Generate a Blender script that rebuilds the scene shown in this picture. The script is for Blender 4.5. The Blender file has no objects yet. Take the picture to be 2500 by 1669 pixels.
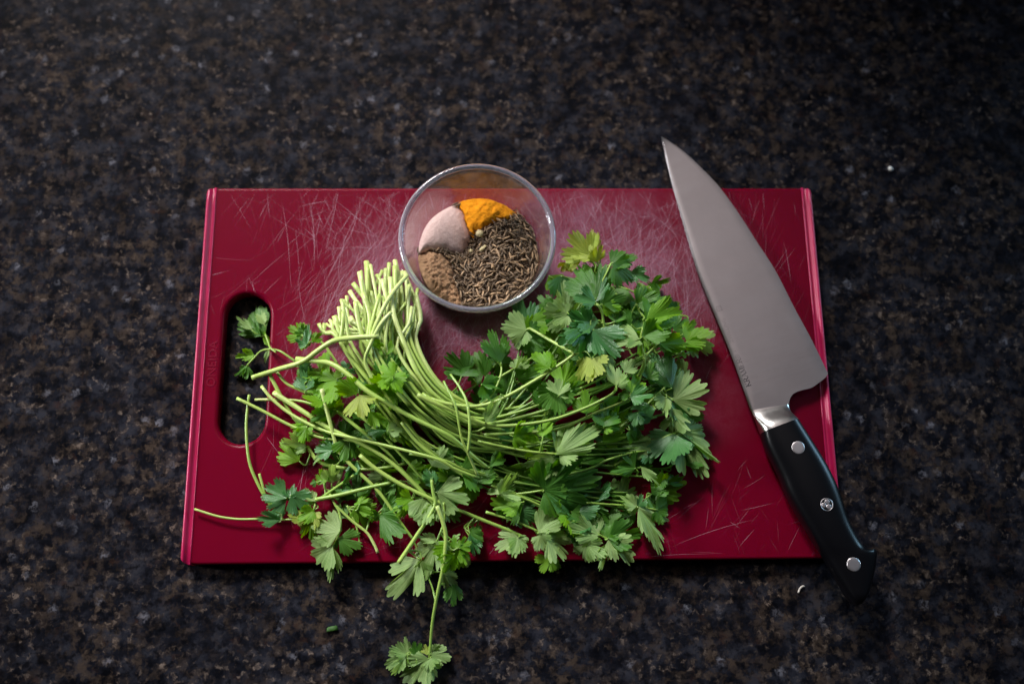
import bpy, bmesh, math, random
import numpy as np
from mathutils import Vector, Matrix

random.seed(7)
rng = np.random.default_rng(11)
SC = bpy.context.scene
COL = SC.collection

# ------------------------------------------------------------------ camera
IMW, IMH, LENS = 2500.0, 1669.0, 35.0
FPX = LENS / 36.0 * IMW
RV = np.array([0.25645122, -0.02433004, -0.00711902])
CAM = np.array([-0.01720384, -0.1524554, 0.65333466])
_th = np.linalg.norm(RV); _k = RV / _th
_K = np.array([[0, -_k[2], _k[1]], [_k[2], 0, -_k[0]], [-_k[1], _k[0], 0]])
ROT = np.eye(3) + math.sin(_th) * _K + (1 - math.cos(_th)) * _K @ _K
cd = bpy.data.cameras.new('camera')
cam = bpy.data.objects.new('camera', cd); COL.objects.link(cam)
cd.lens = LENS; cd.sensor_width = 36; cd.clip_start = 0.01; cd.clip_end = 50
M = Matrix([list(ROT[i]) + [CAM[i]] for i in range(3)] + [[0, 0, 0, 1]])
cam.matrix_world = M
cd.dof.use_dof = True; cd.dof.focus_distance = 0.635; cd.dof.aperture_fstop = 2.5; cd.dof.aperture_blades = 9
SC.camera = cam

# ------------------------------------------------------------------ world and lamps
w = bpy.data.worlds.new('World'); SC.world = w; w.use_nodes = True
bg = w.node_tree.nodes['Background']
bg.inputs[0].default_value = (0.80, 0.76, 0.78, 1); bg.inputs[1].default_value = 0.02

def area(name, loc, target, sx, sy, power, color, spread=180):
    l = bpy.data.lights.new(name, 'AREA'); l.shape = 'RECTANGLE'; l.size = sx; l.size_y = sy
    l.energy = power; l.color = color; l.spread = math.radians(spread)
    o = bpy.data.objects.new(name, l); COL.objects.link(o); o.location = loc
    d = Vector(target) - Vector(loc)
    o.rotation_euler = d.to_track_quat('-Z', 'Y').to_euler()
    return o
area('window_light', (-0.56, 1.10, 0.86), (-0.15, 0.05, 0.0), 0.66, 0.56, 1.85, (1.0, 0.985, 0.97), 20)
area('left_window_light', (-1.70, 0.25, 0.55), (-0.14, 0.02, 0.0), 0.40, 0.40, 0.6, (0.94, 0.97, 1.0), 16)
area('side_window_light', (1.35, 0.55, 0.42), (0.20, -0.08, 0.0), 0.35, 0.5, 0.55, (0.42, 0.74, 1.0), 40)
area('ceiling_bounce', (0.25, 1.0, 2.1), (0.1, 0.05, 0.0), 1.5, 1.1, 1.5, (1.0, 0.86, 0.85), 120)

SC.render.engine = 'CYCLES'
SC.view_settings.view_transform = 'Standard'; SC.view_settings.look = 'None'
SC.view_settings.exposure = 0.0; SC.view_settings.gamma = 1.0
SC.view_settings.use_curve_mapping = False
SC.cycles.use_denoising = True
SC.cycles.max_bounces = 10; SC.cycles.transparent_max_bounces = 24
SC.cycles.sample_clamp_indirect = 4.0

T = 0.010                      # board thickness
BW, BD = 0.420, 0.254          # board size

# ------------------------------------------------------------------ helpers
def ray(px, py):
    d = np.array([(px - IMW / 2) / FPX, -(py - IMH / 2) / FPX, -1.0])
    return ROT @ d
def at(px, py, z):
    d = ray(px, py)
    return CAM + d * ((z - CAM[2]) / d[2])
CROPS = {2: (550, 580, 3.733), 3: (1050, 530, 3.015), 4: (440, 900, 2.852), 5: (1000, 950, 3.0115),
         6: (880, 1250, 3.743), 7: (480, 680, 3.5625), 8: (1580, 300, 2.2404), 9: (1750, 880, 2.449), 0: (0, 0, 0.9396)}
def N(c, x, y):
    ox, oy, s = CROPS[c]
    return ox + x / s, oy + y / s

def tag(o, label=None, cat=None, group=None, kind=None):
    if label: o['label'] = label
    if cat: o['category'] = cat
    if group: o['group'] = group
    if kind: o['kind'] = kind
    return o
def mesh(name, verts, faces, smooth=True, uvs=None, attrs=None):
    me = bpy.data.meshes.new(name)
    me.from_pydata([tuple(v) for v in verts], [], faces)
    if smooth: me.polygons.foreach_set('use_smooth', [True] * len(me.polygons))
    if uvs is not None:
        ul = me.uv_layers.new(name='UVMap')
        li = np.empty(len(me.loops), dtype=np.int32); me.loops.foreach_get('vertex_index', li)
        ul.data.foreach_set('uv', np.asarray(uvs, dtype=np.float32)[li].ravel())
    for k, a in (attrs or {}).items():
        at_ = me.attributes.new(k, 'FLOAT', 'POINT'); at_.data.foreach_set('value', np.asarray(a, dtype=np.float32))
    me.update(); return me
def obj(name, me, mat=None, parent=None, loc=None):
    o = bpy.data.objects.new(name, me); COL.objects.link(o)
    if mat and len(me.materials) == 0: me.materials.append(mat)
    if parent: o.parent = parent
    if loc is not None: o.location = loc
    return o
def empty(name, loc=(0, 0, 0)):
    o = bpy.data.objects.new(name, None); COL.objects.link(o); o.location = loc; o.empty_display_size = 0.01
    return o
def bm_mesh(name, bm, smooth=True):
    bmesh.ops.recalc_face_normals(bm, faces=bm.faces)
    me = bpy.data.meshes.new(name); bm.to_mesh(me); bm.free()
    if smooth: me.polygons.foreach_set('use_smooth', [True] * len(me.polygons))
    return me
def edge_split(o, deg=35):
    m = o.modifiers.new('edges', 'EDGE_SPLIT'); m.split_angle = math.radians(deg)

class NT:
    """small helper round a material's node tree"""
    def __init__(s, name):
        s.m = bpy.data.materials.new(name); s.m.use_nodes = True
        s.t = s.m.node_tree; s.p = s.t.nodes['Principled BSDF']; s.out = s.t.nodes['Material Output']
    def n(s, typ, **kw):
        nd = s.t.nodes.new(typ)
        for k, v in kw.items():
            if k.startswith('i_'): nd.inputs[k[2:].replace('_', ' ')].default_value = v
            else: setattr(nd, k, v)
        return nd
    def l(s, a, b): s.t.links.new(a, b)
    def val(s, nd, key, v):
        if hasattr(v, 'is_linked') or isinstance(v, bpy.types.NodeSocket): s.l(v, nd.inputs[key])
        else: nd.inputs[key].default_value = v
    def noise(s, vec, scale, detail=3, rough=.5, dist=0.0):
        nd = s.n('ShaderNodeTexNoise'); s.l(vec, nd.inputs['Vector'])
        nd.inputs['Scale'].default_value = scale; nd.inputs['Detail'].default_value = detail
        nd.inputs['Roughness'].default_value = rough; nd.inputs['Distortion'].default_value = dist
        return nd
    def ramp(s, fac, stops, interp='LINEAR'):
        nd = s.n('ShaderNodeValToRGB'); cr = nd.color_ramp; cr.interpolation = interp
        while len(cr.elements) < len(stops): cr.elements.new(.5)
        for e, (p, c) in zip(cr.elements, stops):
            e.position = p; e.color = (c, c, c, 1) if isinstance(c, (int, float)) else (*c, 1)
        s.l(fac, nd.inputs[0]); return nd.outputs[0]
    def mix(s, fac, a, b, mode='MIX'):
        nd = s.n('ShaderNodeMix', data_type='RGBA', blend_type=mode)
        for k, v in ((0, fac), (6, a), (7, b)):
            if isinstance(v, bpy.types.NodeSocket): s.l(v, nd.inputs[k])
            else: nd.inputs[k].default_value = v if k == 0 else (*v, 1)
        return nd.outputs[2]
    def math(s, op, a, b=None, c=None, clamp=False):
        nd = s.n('ShaderNodeMath', operation=op, use_clamp=clamp)
        for i, v in enumerate((a, b, c)):
            if v is None: continue
            if isinstance(v, bpy.types.NodeSocket): s.l(v, nd.inputs[i])
            else: nd.inputs[i].default_value = v
        return nd.outputs[0]
    def bump(s, h, strength, dist):
        nd = s.n('ShaderNodeBump'); nd.inputs['Strength'].default_value = strength; nd.inputs['Distance'].default_value = dist
        s.l(h, nd.inputs['Height']); s.l(nd.outputs[0], s.p.inputs['Normal']); return nd
    def objvec(s): return s.n('ShaderNodeTexCoord').outputs['Object']
    def set(s, **kw):
        for k, v in kw.items():
            k = k.replace('_', ' ')
            if isinstance(v, bpy.types.NodeSocket): s.l(v, s.p.inputs[k])
            else: s.p.inputs[k].default_value = (*v, 1) if isinstance(v, tuple) and len(v) == 3 and k != 'Subsurface Radius' else v
        return s

# ------------------------------------------------------------------ materials
def mat_counter():
    s = NT('speckled_laminate'); v = s.objvec()
    dn = s.noise(v, 300, 4, .65)
    off = s.n('ShaderNodeVectorMath', operation='MULTIPLY_ADD'); s.l(dn.outputs['Color'], off.inputs[0])
    off.inputs[1].default_value = (.008, .008, 0); s.l(v, off.inputs[2]); dv = off.outputs[0]
    base = s.ramp(s.noise(dv, 70, 5, .64).outputs[0], [(.36, (.0024, .0025, .0038)), (.50, (.0078, .0082, .0122)), (.64, (.023, .0235, .031))])
    patch = s.ramp(s.noise(v, 20, 3, .55).outputs[0], [(.36, .15), (.62, 1.)])
    brown = s.math('MULTIPLY', s.ramp(s.noise(dv, 115, 6, .70).outputs[0], [(.47, 0.), (.58, .8), (.70, 1.)]), patch)
    c = s.mix(brown, base, (.050, .035, .026))
    red = s.ramp(s.noise(dv, 80, 4, .6).outputs[0], [(.60, 0.), (.72, .7)])
    c = s.mix(red, c, (.030, .015, .011))
    tan = s.ramp(s.noise(dv, 230, 6, .66).outputs[0], [(.56, 0.), (.67, 1.)])
    tan = s.math('MULTIPLY', tan, s.ramp(s.noise(v, 34, 3, .55).outputs[0], [(.42, 0.), (.62, 1.)]))
    c = s.mix(tan, c, (.145, .110, .092))
    vo = s.n('ShaderNodeTexVoronoi'); s.l(dv, vo.inputs['Vector']); vo.inputs['Scale'].default_value = 105
    sep = s.n('ShaderNodeSeparateColor'); s.l(vo.outputs['Color'], sep.inputs[0])
    fl = s.math('MULTIPLY', s.math('GREATER_THAN', sep.outputs[0], .86), s.ramp(vo.outputs['Distance'], [(.10, 1.), (.40, 0.)]))
    fl = s.math('MULTIPLY', fl, s.ramp(s.noise(dv, 330, 3, .6).outputs[0], [(.40, 0.), (.56, 1.)]))
    c = s.mix(s.math('MULTIPLY', fl, .9), c, (.125, .122, .145))
    dk = s.ramp(s.noise(v, 190, 6, .68).outputs[0], [(.38, 1.), (.50, 0.)])
    c = s.mix(s.math('MULTIPLY', dk, .85), c, (.0030, .0030, .0045))
    sm = s.noise(v, 14, 4, .6)
    s.set(Base_Color=c, Roughness=s.ramp(sm.outputs[0], [(.3, .34), (.7, .44)]))
    s.p.inputs['Specular IOR Level'].default_value = .015
    s.bump(s.noise(v, 900, 2, .5).outputs[0], .12, .0004)
    return s.m

def mat_board():
    s = NT('crimson_plastic'); v = s.objvec()
    # worn, knife-scuffed areas, their window sheen put into the paler colour
    tot = None
    for (x, y, r, a) in ((-.075, .055, .055, .8), (-.03, .035, .05, .9), (.055, .075, .075, 1.0), (.10, .06, .075, 1.0), (.03, .06, .06, .9), (-.11, .01, .05, .55),
                         (-.085, -.055, .045, .7), (.0, .02, .06, 1.0), (.02, .105, .05, .45), (.12, -.02, .045, .35)):
        d = s.n('ShaderNodeVectorMath', operation='DISTANCE'); s.l(v, d.inputs[0]); d.inputs[1].default_value = (x, y, T)
        mr = s.n('ShaderNodeMapRange', interpolation_type='SMOOTHSTEP'); s.l(d.outputs['Value'], mr.inputs['Value'])
        mr.inputs['From Min'].default_value = r * 1.15; mr.inputs['From Max'].default_value = 0.0
        mr.inputs['To Min'].default_value = 0; mr.inputs['To Max'].default_value = a
        tot = mr.outputs[0] if tot is None else s.math('MAXIMUM', tot, mr.outputs[0])
    nz = s.ramp(s.noise(v, 45, 6, .70).outputs[0], [(.36, .15), (.60, 1.)])
    fine = s.ramp(s.noise(v, 700, 3, .7).outputs[0], [(.3, .35), (.75, 1.)])
    wear_sheen = s.math('MULTIPLY', s.math('MULTIPLY', tot, nz), fine, clamp=True)
    col = s.mix(wear_sheen, (.138, .0007, .013), (.27, .120, .175))
    s.set(Base_Color=col, Roughness=s.math('MULTIPLY_ADD', wear_sheen, .22, .30))
    s.p.inputs['Specular IOR Level'].default_value = .09
    s.p.inputs['Subsurface Weight'].default_value = .5
    s.p.inputs['Subsurface Radius'].default_value = (1.0, .1, .15); s.p.inputs['Subsurface Scale'].default_value = .006
    s.bump(s.noise(v, 1500, 2, .6).outputs[0], .10, .0003)
    return s.m
def mat_strip():
    s = NT('crimson_rubber'); v = s.objvec()
    s.set(Base_Color=s.ramp(s.noise(v, 80, 3, .6).outputs[0], [(.3, (.36, .004, .055)), (.7, (.44, .007, .08))]), Roughness=.38)
    s.p.inputs['Subsurface Weight'].default_value = .2
    s.p.inputs['Subsurface Radius'].default_value = (1.0, .1, .15); s.p.inputs['Subsurface Scale'].default_value = .002
    s.bump(s.noise(v, 1200, 2, .6).outputs[0], .1, .0003); return s.m
def mat_scratch():
    s = NT('scuffed_plastic_burr')
    a = s.n('ShaderNodeAttribute', attribute_name='strength')
    s.set(Base_Color=(.62, .36, .46), Roughness=.5, Alpha=a.outputs['Fac']); return s.m
def mat_leaf(name, c0, c1, vein, rough, trans, spec=.5):
    s = NT(name); v = s.objvec()
    uv = s.n('ShaderNodeTexCoord').outputs['UV']; sp = s.n('ShaderNodeSeparateXYZ'); s.l(uv, sp.inputs[0])
    u, r = sp.outputs[0], sp.outputs[1]
    fr = s.math('ABSOLUTE', s.math('SUBTRACT', s.math('FRACT', s.math('MULTIPLY_ADD', u, 9.0, .5)), .5))
    ln = s.ramp(s.math('MULTIPLY', fr, s.math('ADD', r, .12)), [(.0, 1.), (.10, 0.)])
    fr2 = s.math('ABSOLUTE', s.math('SUBTRACT', s.math('FRACT', s.math('MULTIPLY_ADD', s.math('ADD', u, s.math('MULTIPLY', r, .07)), 22.0, .5)), .5))
    ln2 = s.math('MULTIPLY', s.ramp(s.math('MULTIPLY', fr2, r), [(.0, .6), (.14, 0.)]), r)
    vn = s.math('MAXIMUM', ln, ln2)
    oi = s.n('ShaderNodeObjectInfo')
    nz = s.noise(v, 3.2, 4, .6)
    f = s.math('MULTIPLY_ADD', oi.outputs['Random'], .6, s.math('MULTIPLY_ADD', nz.outputs[0], .7, -.15), clamp=True)
    col = s.mix(f, c0, c1)
    col = s.mix(s.math('MULTIPLY', vn, vein), col, (c1[0] * 1.9 + .03, c1[1] * 1.5 + .03, c1[2] * 1.7 + .02))
    rim = s.ramp(r, [(.80, 0.), (1.0, .35)]); col = s.mix(rim, col, c1)
    s.set(Base_Color=col, Roughness=s.math('MULTIPLY_ADD', nz.outputs[0], .18, rough - .09))
    s.p.inputs['Specular IOR Level'].default_value = spec
    h = s.math('MULTIPLY_ADD', vn, -.6, s.math('MULTIPLY', s.noise(v, 16, 3, .5).outputs[0], .8))
    s.bump(h, .16, .02)
    tr = s.n('ShaderNodeBsdfTranslucent')
    hs = s.n('ShaderNodeHueSaturation'); s.l(col, hs.inputs['Color']); hs.inputs['Saturation'].default_value = 1.25; hs.inputs['Value'].default_value = 1.9; hs.inputs['Hue'].default_value = .485
    s.l(hs.outputs[0], tr.inputs[0])
    mx = s.n('ShaderNodeMixShader'); mx.inputs[0].default_value = trans
    s.l(s.p.outputs[0], mx.inputs[1]); s.l(tr.outputs[0], mx.inputs[2]); s.l(mx.outputs[0], s.out.inputs[0])
    return s.m
def mat_stem():
    s = NT('coriander_stem_skin'); v = s.objvec()
    a = s.n('ShaderNodeAttribute', attribute_name='pale').outputs['Fac']
    nz = s.noise(v, 160, 4, .6)
    f = s.math('MULTIPLY_ADD', nz.outputs[0], .3, s.math('ADD', a, -.15), clamp=True)
    col = s.ramp(f, [(0., (.085, .19, .028)), (.35, (.22, .36, .06)), (.7, (.37, .50, .11)), (1., (.58, .66, .27))])
    s.set(Base_Color=col, Roughness=.36)
    s.p.inputs['Subsurface Weight'].default_value = .15
    s.p.inputs['Subsurface Radius'].default_value = (.8, 1., .3); s.p.inputs['Subsurface Scale'].default_value = .0012
    s.bump(s.noise(v, 900, 2, .5).outputs[0], .15, .0004); return s.m
def mat_steel(name, col, rough, scl=(1, 1, 1), bumpst=.04):
    s = NT(name); v = s.objvec()
    mp = s.n('ShaderNodeMapping'); s.l(v, mp.inputs[0]); mp.inputs['Scale'].default_value = scl
    nz = s.noise(mp.outputs[0], 420, 4, .6)
    sm = s.noise(v, 28, 4, .6)
    s.set(Base_Color=s.mix(s.ramp(sm.outputs[0], [(.3, 0.), (.75, 1.)]), col, tuple(c * .86 for c in col)), Metallic=1.0,
          Roughness=s.math('MULTIPLY_ADD', nz.outputs[0], .1, rough - .05))
    s.bump(nz.outputs[0], bumpst, .0003); return s.m
def mat_plain(name, col, rough=.5, spec=.5, metal=0.0, nscale=None, var=.25, bumpd=None):
    s = NT(name); v = s.objvec()
    if nscale:
        nz = s.noise(v, nscale, 4, .6)
        s.set(Base_Color=s.ramp(nz.outputs[0], [(.3, tuple(c * (1 - var) for c in col)), (.7, tuple(min(1, c * (1 + var)) for c in col))]))
        if bumpd: s.bump(nz.outputs[0], .6, bumpd)
    else: s.set(Base_Color=col)
    s.set(Roughness=rough, Metallic=metal); s.p.inputs['Specular IOR Level'].default_value = spec
    return s.m
def mat_glass_wall():
    s = NT('clear_glass_wall')
    tr = s.n('ShaderNodeBsdfTransparent'); tr.inputs[0].default_value = (.955, .96, .97, 1)
    gl = s.n('ShaderNodeBsdfGlossy'); gl.inputs['Roughness'].default_value = .10
    df = s.n('ShaderNodeBsdfDiffuse'); df.inputs[0].default_value = (.75, .72, .74, 1)
    lw = s.n('ShaderNodeLayerWeight'); lw.inputs[0].default_value = .5
    frs = s.math('MULTIPLY_ADD', s.math('POWER', lw.outputs['Facing'], 4.0), .75, .035, clamp=True)
    v = s.objvec(); nz = s.ramp(s.noise(v, 120, 4, .65).outputs[0], [(.3, .015), (.75, .075)])
    m0 = s.n('ShaderNodeMixShader'); s.l(nz, m0.inputs[0]); s.l(tr.outputs[0], m0.inputs[1]); s.l(df.outputs[0], m0.inputs[2])
    m1 = s.n('ShaderNodeMixShader'); s.l(frs, m1.inputs[0]); s.l(m0.outputs[0], m1.inputs[1]); s.l(gl.outputs[0], m1.inputs[2])
    s.l(m1.outputs[0], s.out.inputs[0]); return s.m
def mat_glass(name='thick_glass_rim', rough=.04, tw=.86):
    s = NT(name); s.set(Base_Color=(.74, .76, .86), Roughness=rough, IOR=1.5)
    s.p.inputs['Transmission Weight'].default_value = tw; return s.m
def mat_dust():
    s = NT('turmeric_dusting'); v = s.objvec()
    a = s.n('ShaderNodeAttribute', attribute_name='strength').outputs['Fac']
    n1 = s.ramp(s.noise(v, 110, 5, .7).outputs[0], [(.40, 0.), (.68, 1.)])
    n2 = s.ramp(s.noise(v, 900, 2, .6).outputs[0], [(.45, .15), (.65, 1.)])
    s.set(Base_Color=(.62, .24, .03), Roughness=.9, Alpha=s.math('MULTIPLY', s.math('MULTIPLY', n1, n2), a)); return s.m
def mat_seed(name, dark, light):
    s = NT(name); a = s.n('ShaderNodeAttribute', attribute_name='ridge').outputs['Fac']
    oi = s.n('ShaderNodeObjectInfo').outputs['Random']
    nz = s.noise(s.objvec(), 500, 3, .6)
    col = s.mix(s.math('MULTIPLY', a, s.math('MULTIPLY_ADD', nz.outputs[0], .6, .5), clamp=True), dark, light)
    hv = s.n('ShaderNodeHueSaturation'); s.l(col, hv.inputs['Color']); s.l(s.math('MULTIPLY_ADD', s.math('POWER', oi, 1.6), 1.3, .5), hv.inputs['Value'])
    hv.inputs['Saturation'].default_value = .95
    s.set(Base_Color=hv.outputs[0], Roughness=.55); return s.m
def mat_powder(name, c0, c1, scale, bd, rough=.9, st=.8):
    s = NT(name); v = s.objvec()
    nz = s.noise(v, scale, 6, .72); fi = s.noise(v, scale * 5, 3, .7)
    f = s.math('MULTIPLY_ADD', fi.outputs[0], .6, s.math('MULTIPLY', nz.outputs[0], .5))
    s.set(Base_Color=s.ramp(f, [(.36, c0), (.70, c1)]), Roughness=rough); s.p.inputs['Specular IOR Level'].default_value = .2
    s.bump(s.math('ADD', nz.outputs[0], s.math('MULTIPLY', fi.outputs[0], .5)), st, bd); return s.m

# ------------------------------------------------------------------ counter
me = bpy.data.meshes.new('counter'); bm = bmesh.new()
bmesh.ops.create_grid(bm, x_segments=4, y_segments=4, size=1.0)
counter = obj('counter', bm_mesh('counter', bm, False), mat_counter())
tag(counter, 'dark speckled brown and blue-grey laminate counter', kind='structure')

# ------------------------------------------------------------------ cutting board
MB, MS = mat_board(), mat_strip()
STW = 0.0066
board = empty('cutting_board', (0, 0, 0))
tag(board, 'crimson plastic cutting board with cut-out handle and scratched top, lying on counter', 'cutting board')
def rrect(hw, hd, r, n=5):
    pts = []
    for cx, cy, a0 in ((hw - r, hd - r, 0), (-hw + r, hd - r, 90), (-hw + r, -hd + r, 180), (hw - r, -hd + r, 270)):
        for k in range(n + 1):
            a = math.radians(a0 + 90 * k / n); pts.append((cx + r * math.cos(a), cy + r * math.sin(a)))
    return pts
h_tl, h_bl = at(546, 764, T), at(535, 1031, T)
h_tr, h_br = at(660, 753, T), at(646, 1045, T)
hx0 = (h_tl[0] + h_bl[0]) / 2; hx1 = (h_tr[0] + h_br[0]) / 2
hy1 = at(608, 717, T)[1]; hy0 = at(592, 1083, T)[1]
def stadium(e, n=14):
    r = (hx1 - hx0) / 2; cx = (hx0 + hx1) / 2; pts = []
    for k in range(n + 1):
        a = math.pi * k / n; pts.append((cx + (r + e) * math.cos(a), hy1 - r + (r + e) * math.sin(a)))
    for k in range(n + 1):
        a = math.pi + math.pi * k / n; pts.append((cx + (r + e) * math.cos(a), hy0 + r + (r + e) * math.sin(a)))
    return pts
bm = bmesh.new()
def loops(fn, spec):
    ls = []
    for e, z in spec: ls.append([bm.verts.new((x, y, z)) for x, y in fn(e)])
    for a, b in zip(ls, ls[1:]):
        n = len(a)
        for i in range(n): bm.faces.new((a[i], a[(i + 1) % n], b[(i + 1) % n], b[i]))
    return ls
SHW = BW / 2 - STW
outer = loops(lambda e: rrect(SHW - e * .0, BD / 2 - e, .0008), [(.0016, T), (.0007, T - .0003), (.0002, T - .0009), (0, T - .0018), (0, .0012), (.0008, 0)])
inner = loops(lambda e: stadium(e), [(.0030, T), (.0017, T - .0003), (.0007, T - .0011), (.0001, T - .0026), (0, .002), (.001, 0)])
for idx in (0, -1):
    edges = []
    for lp in (outer[idx], inner[idx]):
        for i in range(len(lp)):
            edges.append(bm.edges.get((lp[i], lp[(i + 1) % len(lp)])))
    bmesh.ops.triangle_fill(bm, edges=edges, use_beauty=True)
sm_ = bm_mesh('slab', bm)
for pl in sm_.polygons:
    if abs(pl.normal.z) > .999: pl.use_smooth = False
slab = obj('slab', sm_, MB, board)
prof = [(0, -.0005), (0.0001, .0003), (.0005, .0006), (.0010, .0004), (.0018, -.0003), (.0026, -.0003), (.0033, .0004), (.0039, .0015), (.0045, .0021),
        (.0052, .0023), (.0058, .0020), (.0063, .0012), (.0066, -.0003), (.0066, -.0088), (.0060, -.010), (0, -.010)]
RC = .0064
def strip(sx):
    V, F = [], []
    ss = [(-1, -.0011), (-.9985, -.0003), (-.995, 0)] + [(k / 10, 0) for k in range(-9, 10)] + [(.995, 0), (.9985, -.0003), (1, -.0011)]
    n = len(prof)
    for s_, dz in ss:
        for u, z in prof:
            q = max(0, u - (STW - RC)); ye = BD / 2 + .0003 - RC + math.sqrt(max(0, RC * RC - q * q))
            zz = T + z + (dz if z > -.004 else 0)
            V.append((sx * (SHW + u), s_ * ye, zz))
    for j in range(len(ss) - 1):
        for i in range(n):
            F.append((j * n + i, j * n + (i + 1) % n, (j + 1) * n + (i + 1) % n, (j + 1) * n + i))
    F.append(tuple(range(n))); F.append(tuple((len(ss) - 1) * n + i for i in range(n))[::-1])
    me = mesh('edge_strip', V, F); bm = bmesh.new(); bm.from_mesh(me); 
    return bm_mesh('edge_strip', bm)
for sx in (-1, 1):
    o = obj('edge_strip', strip(sx), MS, board); edge_split(o, 50)

# knife scratches: thin raised burrs on the slab
SV, SF, SA = [], [], []
def in_hole(x, y):
    r = (hx1 - hx0) / 2 + .004; cx = (hx0 + hx1) / 2
    yy = min(max(y, hy0 + r), hy1 - r)
    return (x - cx) ** 2 + (y - yy) ** 2 < r * r
def scratch(cx, cy, ang, ln, wd, st, bend):
    n = 7; pts = []
    for k in range(n):
        q = k / (n - 1) - .5; a = ang + bend * q
        x = cx + math.cos(a) * ln * q; y = cy + math.sin(a) * ln * q
        if abs(x) > SHW - .001 or abs(y) > BD / 2 - .002 or in_hole(x, y): continue
        pts.append((x, y, 1 - abs(2 * q) ** 2.5))
    if len(pts) < 3: return
    b = len(SV); px, py = -math.sin(ang), math.cos(ang)
    z = T + .00006 + .0001 * random.random()
    for x, y, t_ in pts:
        h = wd * (.25 + .75 * t_) / 2
        SV.append((x + px * h, y + py * h, z)); SV.append((x - px * h, y - py * h, z)); SA.extend([st * (.2 + .8 * t_)] * 2)
    for i in range(len(pts) - 1): SF.append((b + 2 * i, b + 2 * i + 1, b + 2 * i + 3, b + 2 * i + 2))
zones = [  # centre, spread, count, main angle, angle spread
    (-.085, .055, .026, .024, 230, 62, 16), (-.045, .04, .028, .022, 200, 50, 30), (-.105, .02, .022, .022, 90, 60, 18), (.06, .075, .035, .02, 230, 95, 35),
    (.10, .055, .028, .022, 220, 75, 28), (-.01, .02, .028, .02, 160, 70, 60), (-.095, -.055, .022, .022, 130, 55, 45), (-.10, .10, .035, .015, 50, 100, 30),
    (.165, .07, .018, .03, 9, 70, 14), (.15, -.085, .025, .02, 3, 60, 25), (0, .11, .09, .009, 80, 90, 40), (.02, -.105, .08, .012, 36, 60, 40), (-.05, .03, .08, .045, 130, 66, 35)]
for x, y, sx, sy, n, a, da in zones:
    for i in range(int(n * 5.0)):
        st = random.random() ** 2.8 * .55 + .05
        scratch(random.gauss(x, sx), random.gauss(y, sy), math.radians(random.gauss(a, da)), random.uniform(.006, .02) + (random.random() ** 3) * .045,
                random.uniform(.00008, .00022), st, random.uniform(-.12, .12))
sc = obj('knife_scratches', mesh('knife_scratches', SV, SF, False, attrs={'strength': SA}), mat_scratch(), board)
tag(sc, 'pale fine knife scratches worn into the crimson top', kind='stuff')

def text_mesh(body, size, extrude, bevel=0.0, space=1.0):
    c = bpy.data.curves.new('t', 'FONT'); c.body = body; c.size = size; c.extrude = extrude; c.bevel_depth = bevel
    c.align_x = 'CENTER'; c.align_y = 'CENTER'; c.space_character = space; c.resolution_u = 4
    o = bpy.data.objects.new('t', c); COL.objects.link(o)
    dg = bpy.context.evaluated_depsgraph_get(); me = bpy.data.meshes.new_from_object(o.evaluated_get(dg))
    bpy.data.objects.remove(o); bpy.data.curves.remove(c); return me
p = at(519, 888, T)
o = obj('lettering', text_mesh('ONEIDA', .0080, .00003, .00010, 1.05), mat_plain('crimson_moulding', (.145, .0012, .015), .36, .15, nscale=60, var=.05), board, (p[0], p[1], T + .00008)); o.rotation_euler = (0, 0, math.radians(90))
o['label'] = 'raised moulded lettering reading ONEIDA'

# ------------------------------------------------------------------ glass bowl
BC = np.array([-0.0232, 0.0733]); BH = 0.048
bowl = empty('glass_bowl', (BC[0], BC[1], T))
tag(bowl, 'small clear round glass bowl holding four heaps of spices, standing on the board', 'bowl')
def lathe(pr, n=96, closed=False):
    V, F = [], []; m = len(pr)
    for i in range(n):
        a = 2 * math.pi * i / n; ca, sa = math.cos(a), math.sin(a)
        for r, z in pr: V.append((r * ca, r * sa, z))
    for i in range(n):
        for j in range(m - (0 if closed else 1)):
            a, b = i * m + j, i * m + (j + 1) % m; c, d = ((i + 1) % n) * m + (j + 1) % m, ((i + 1) % n) * m + j
            F.append((a, d, c, b))
    return V, F
def Rin(z):   # inner radius at height z above board
    t = max(0.0, min(1.0, (z - .004) / (BH - .004)))
    return .0395 + .0075 * t ** .85 - .008 * max(0, 1 - (z - .004) / .007) ** 2
pr_out = [(.0005, .0006), (.030, .0006), (.0335, 0.0), (.0375, .0006), (.0403, .0035), (.0418, .008), (.0436, .016), (.0460, .028), (.0488, .042), (.0497, BH - .002)]
pr_in = [(Rin(z), z) for z in (BH - .002, .042, .032, .022, .014, .009, .006)] + [(.031, .0042), (.015, .004), (.0005, .004)]
V, F = lathe(pr_out + pr_in)
gw = mesh('wall', V, F); obj('wall', gw, mat_glass_wall(), bowl)
rm = [((.0485 + .0018 * math.cos(a)), BH - .0018 + .0022 * math.sin(a)) for a in [2 * math.pi * k / 14 for k in range(14)]]
V, F = lathe(rm, 128, True)
bm = bmesh.new(); bm.from_mesh(mesh('rim', V, F)); obj('rim', bm_mesh('rim', bm), mat_glass(), bowl)
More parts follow.
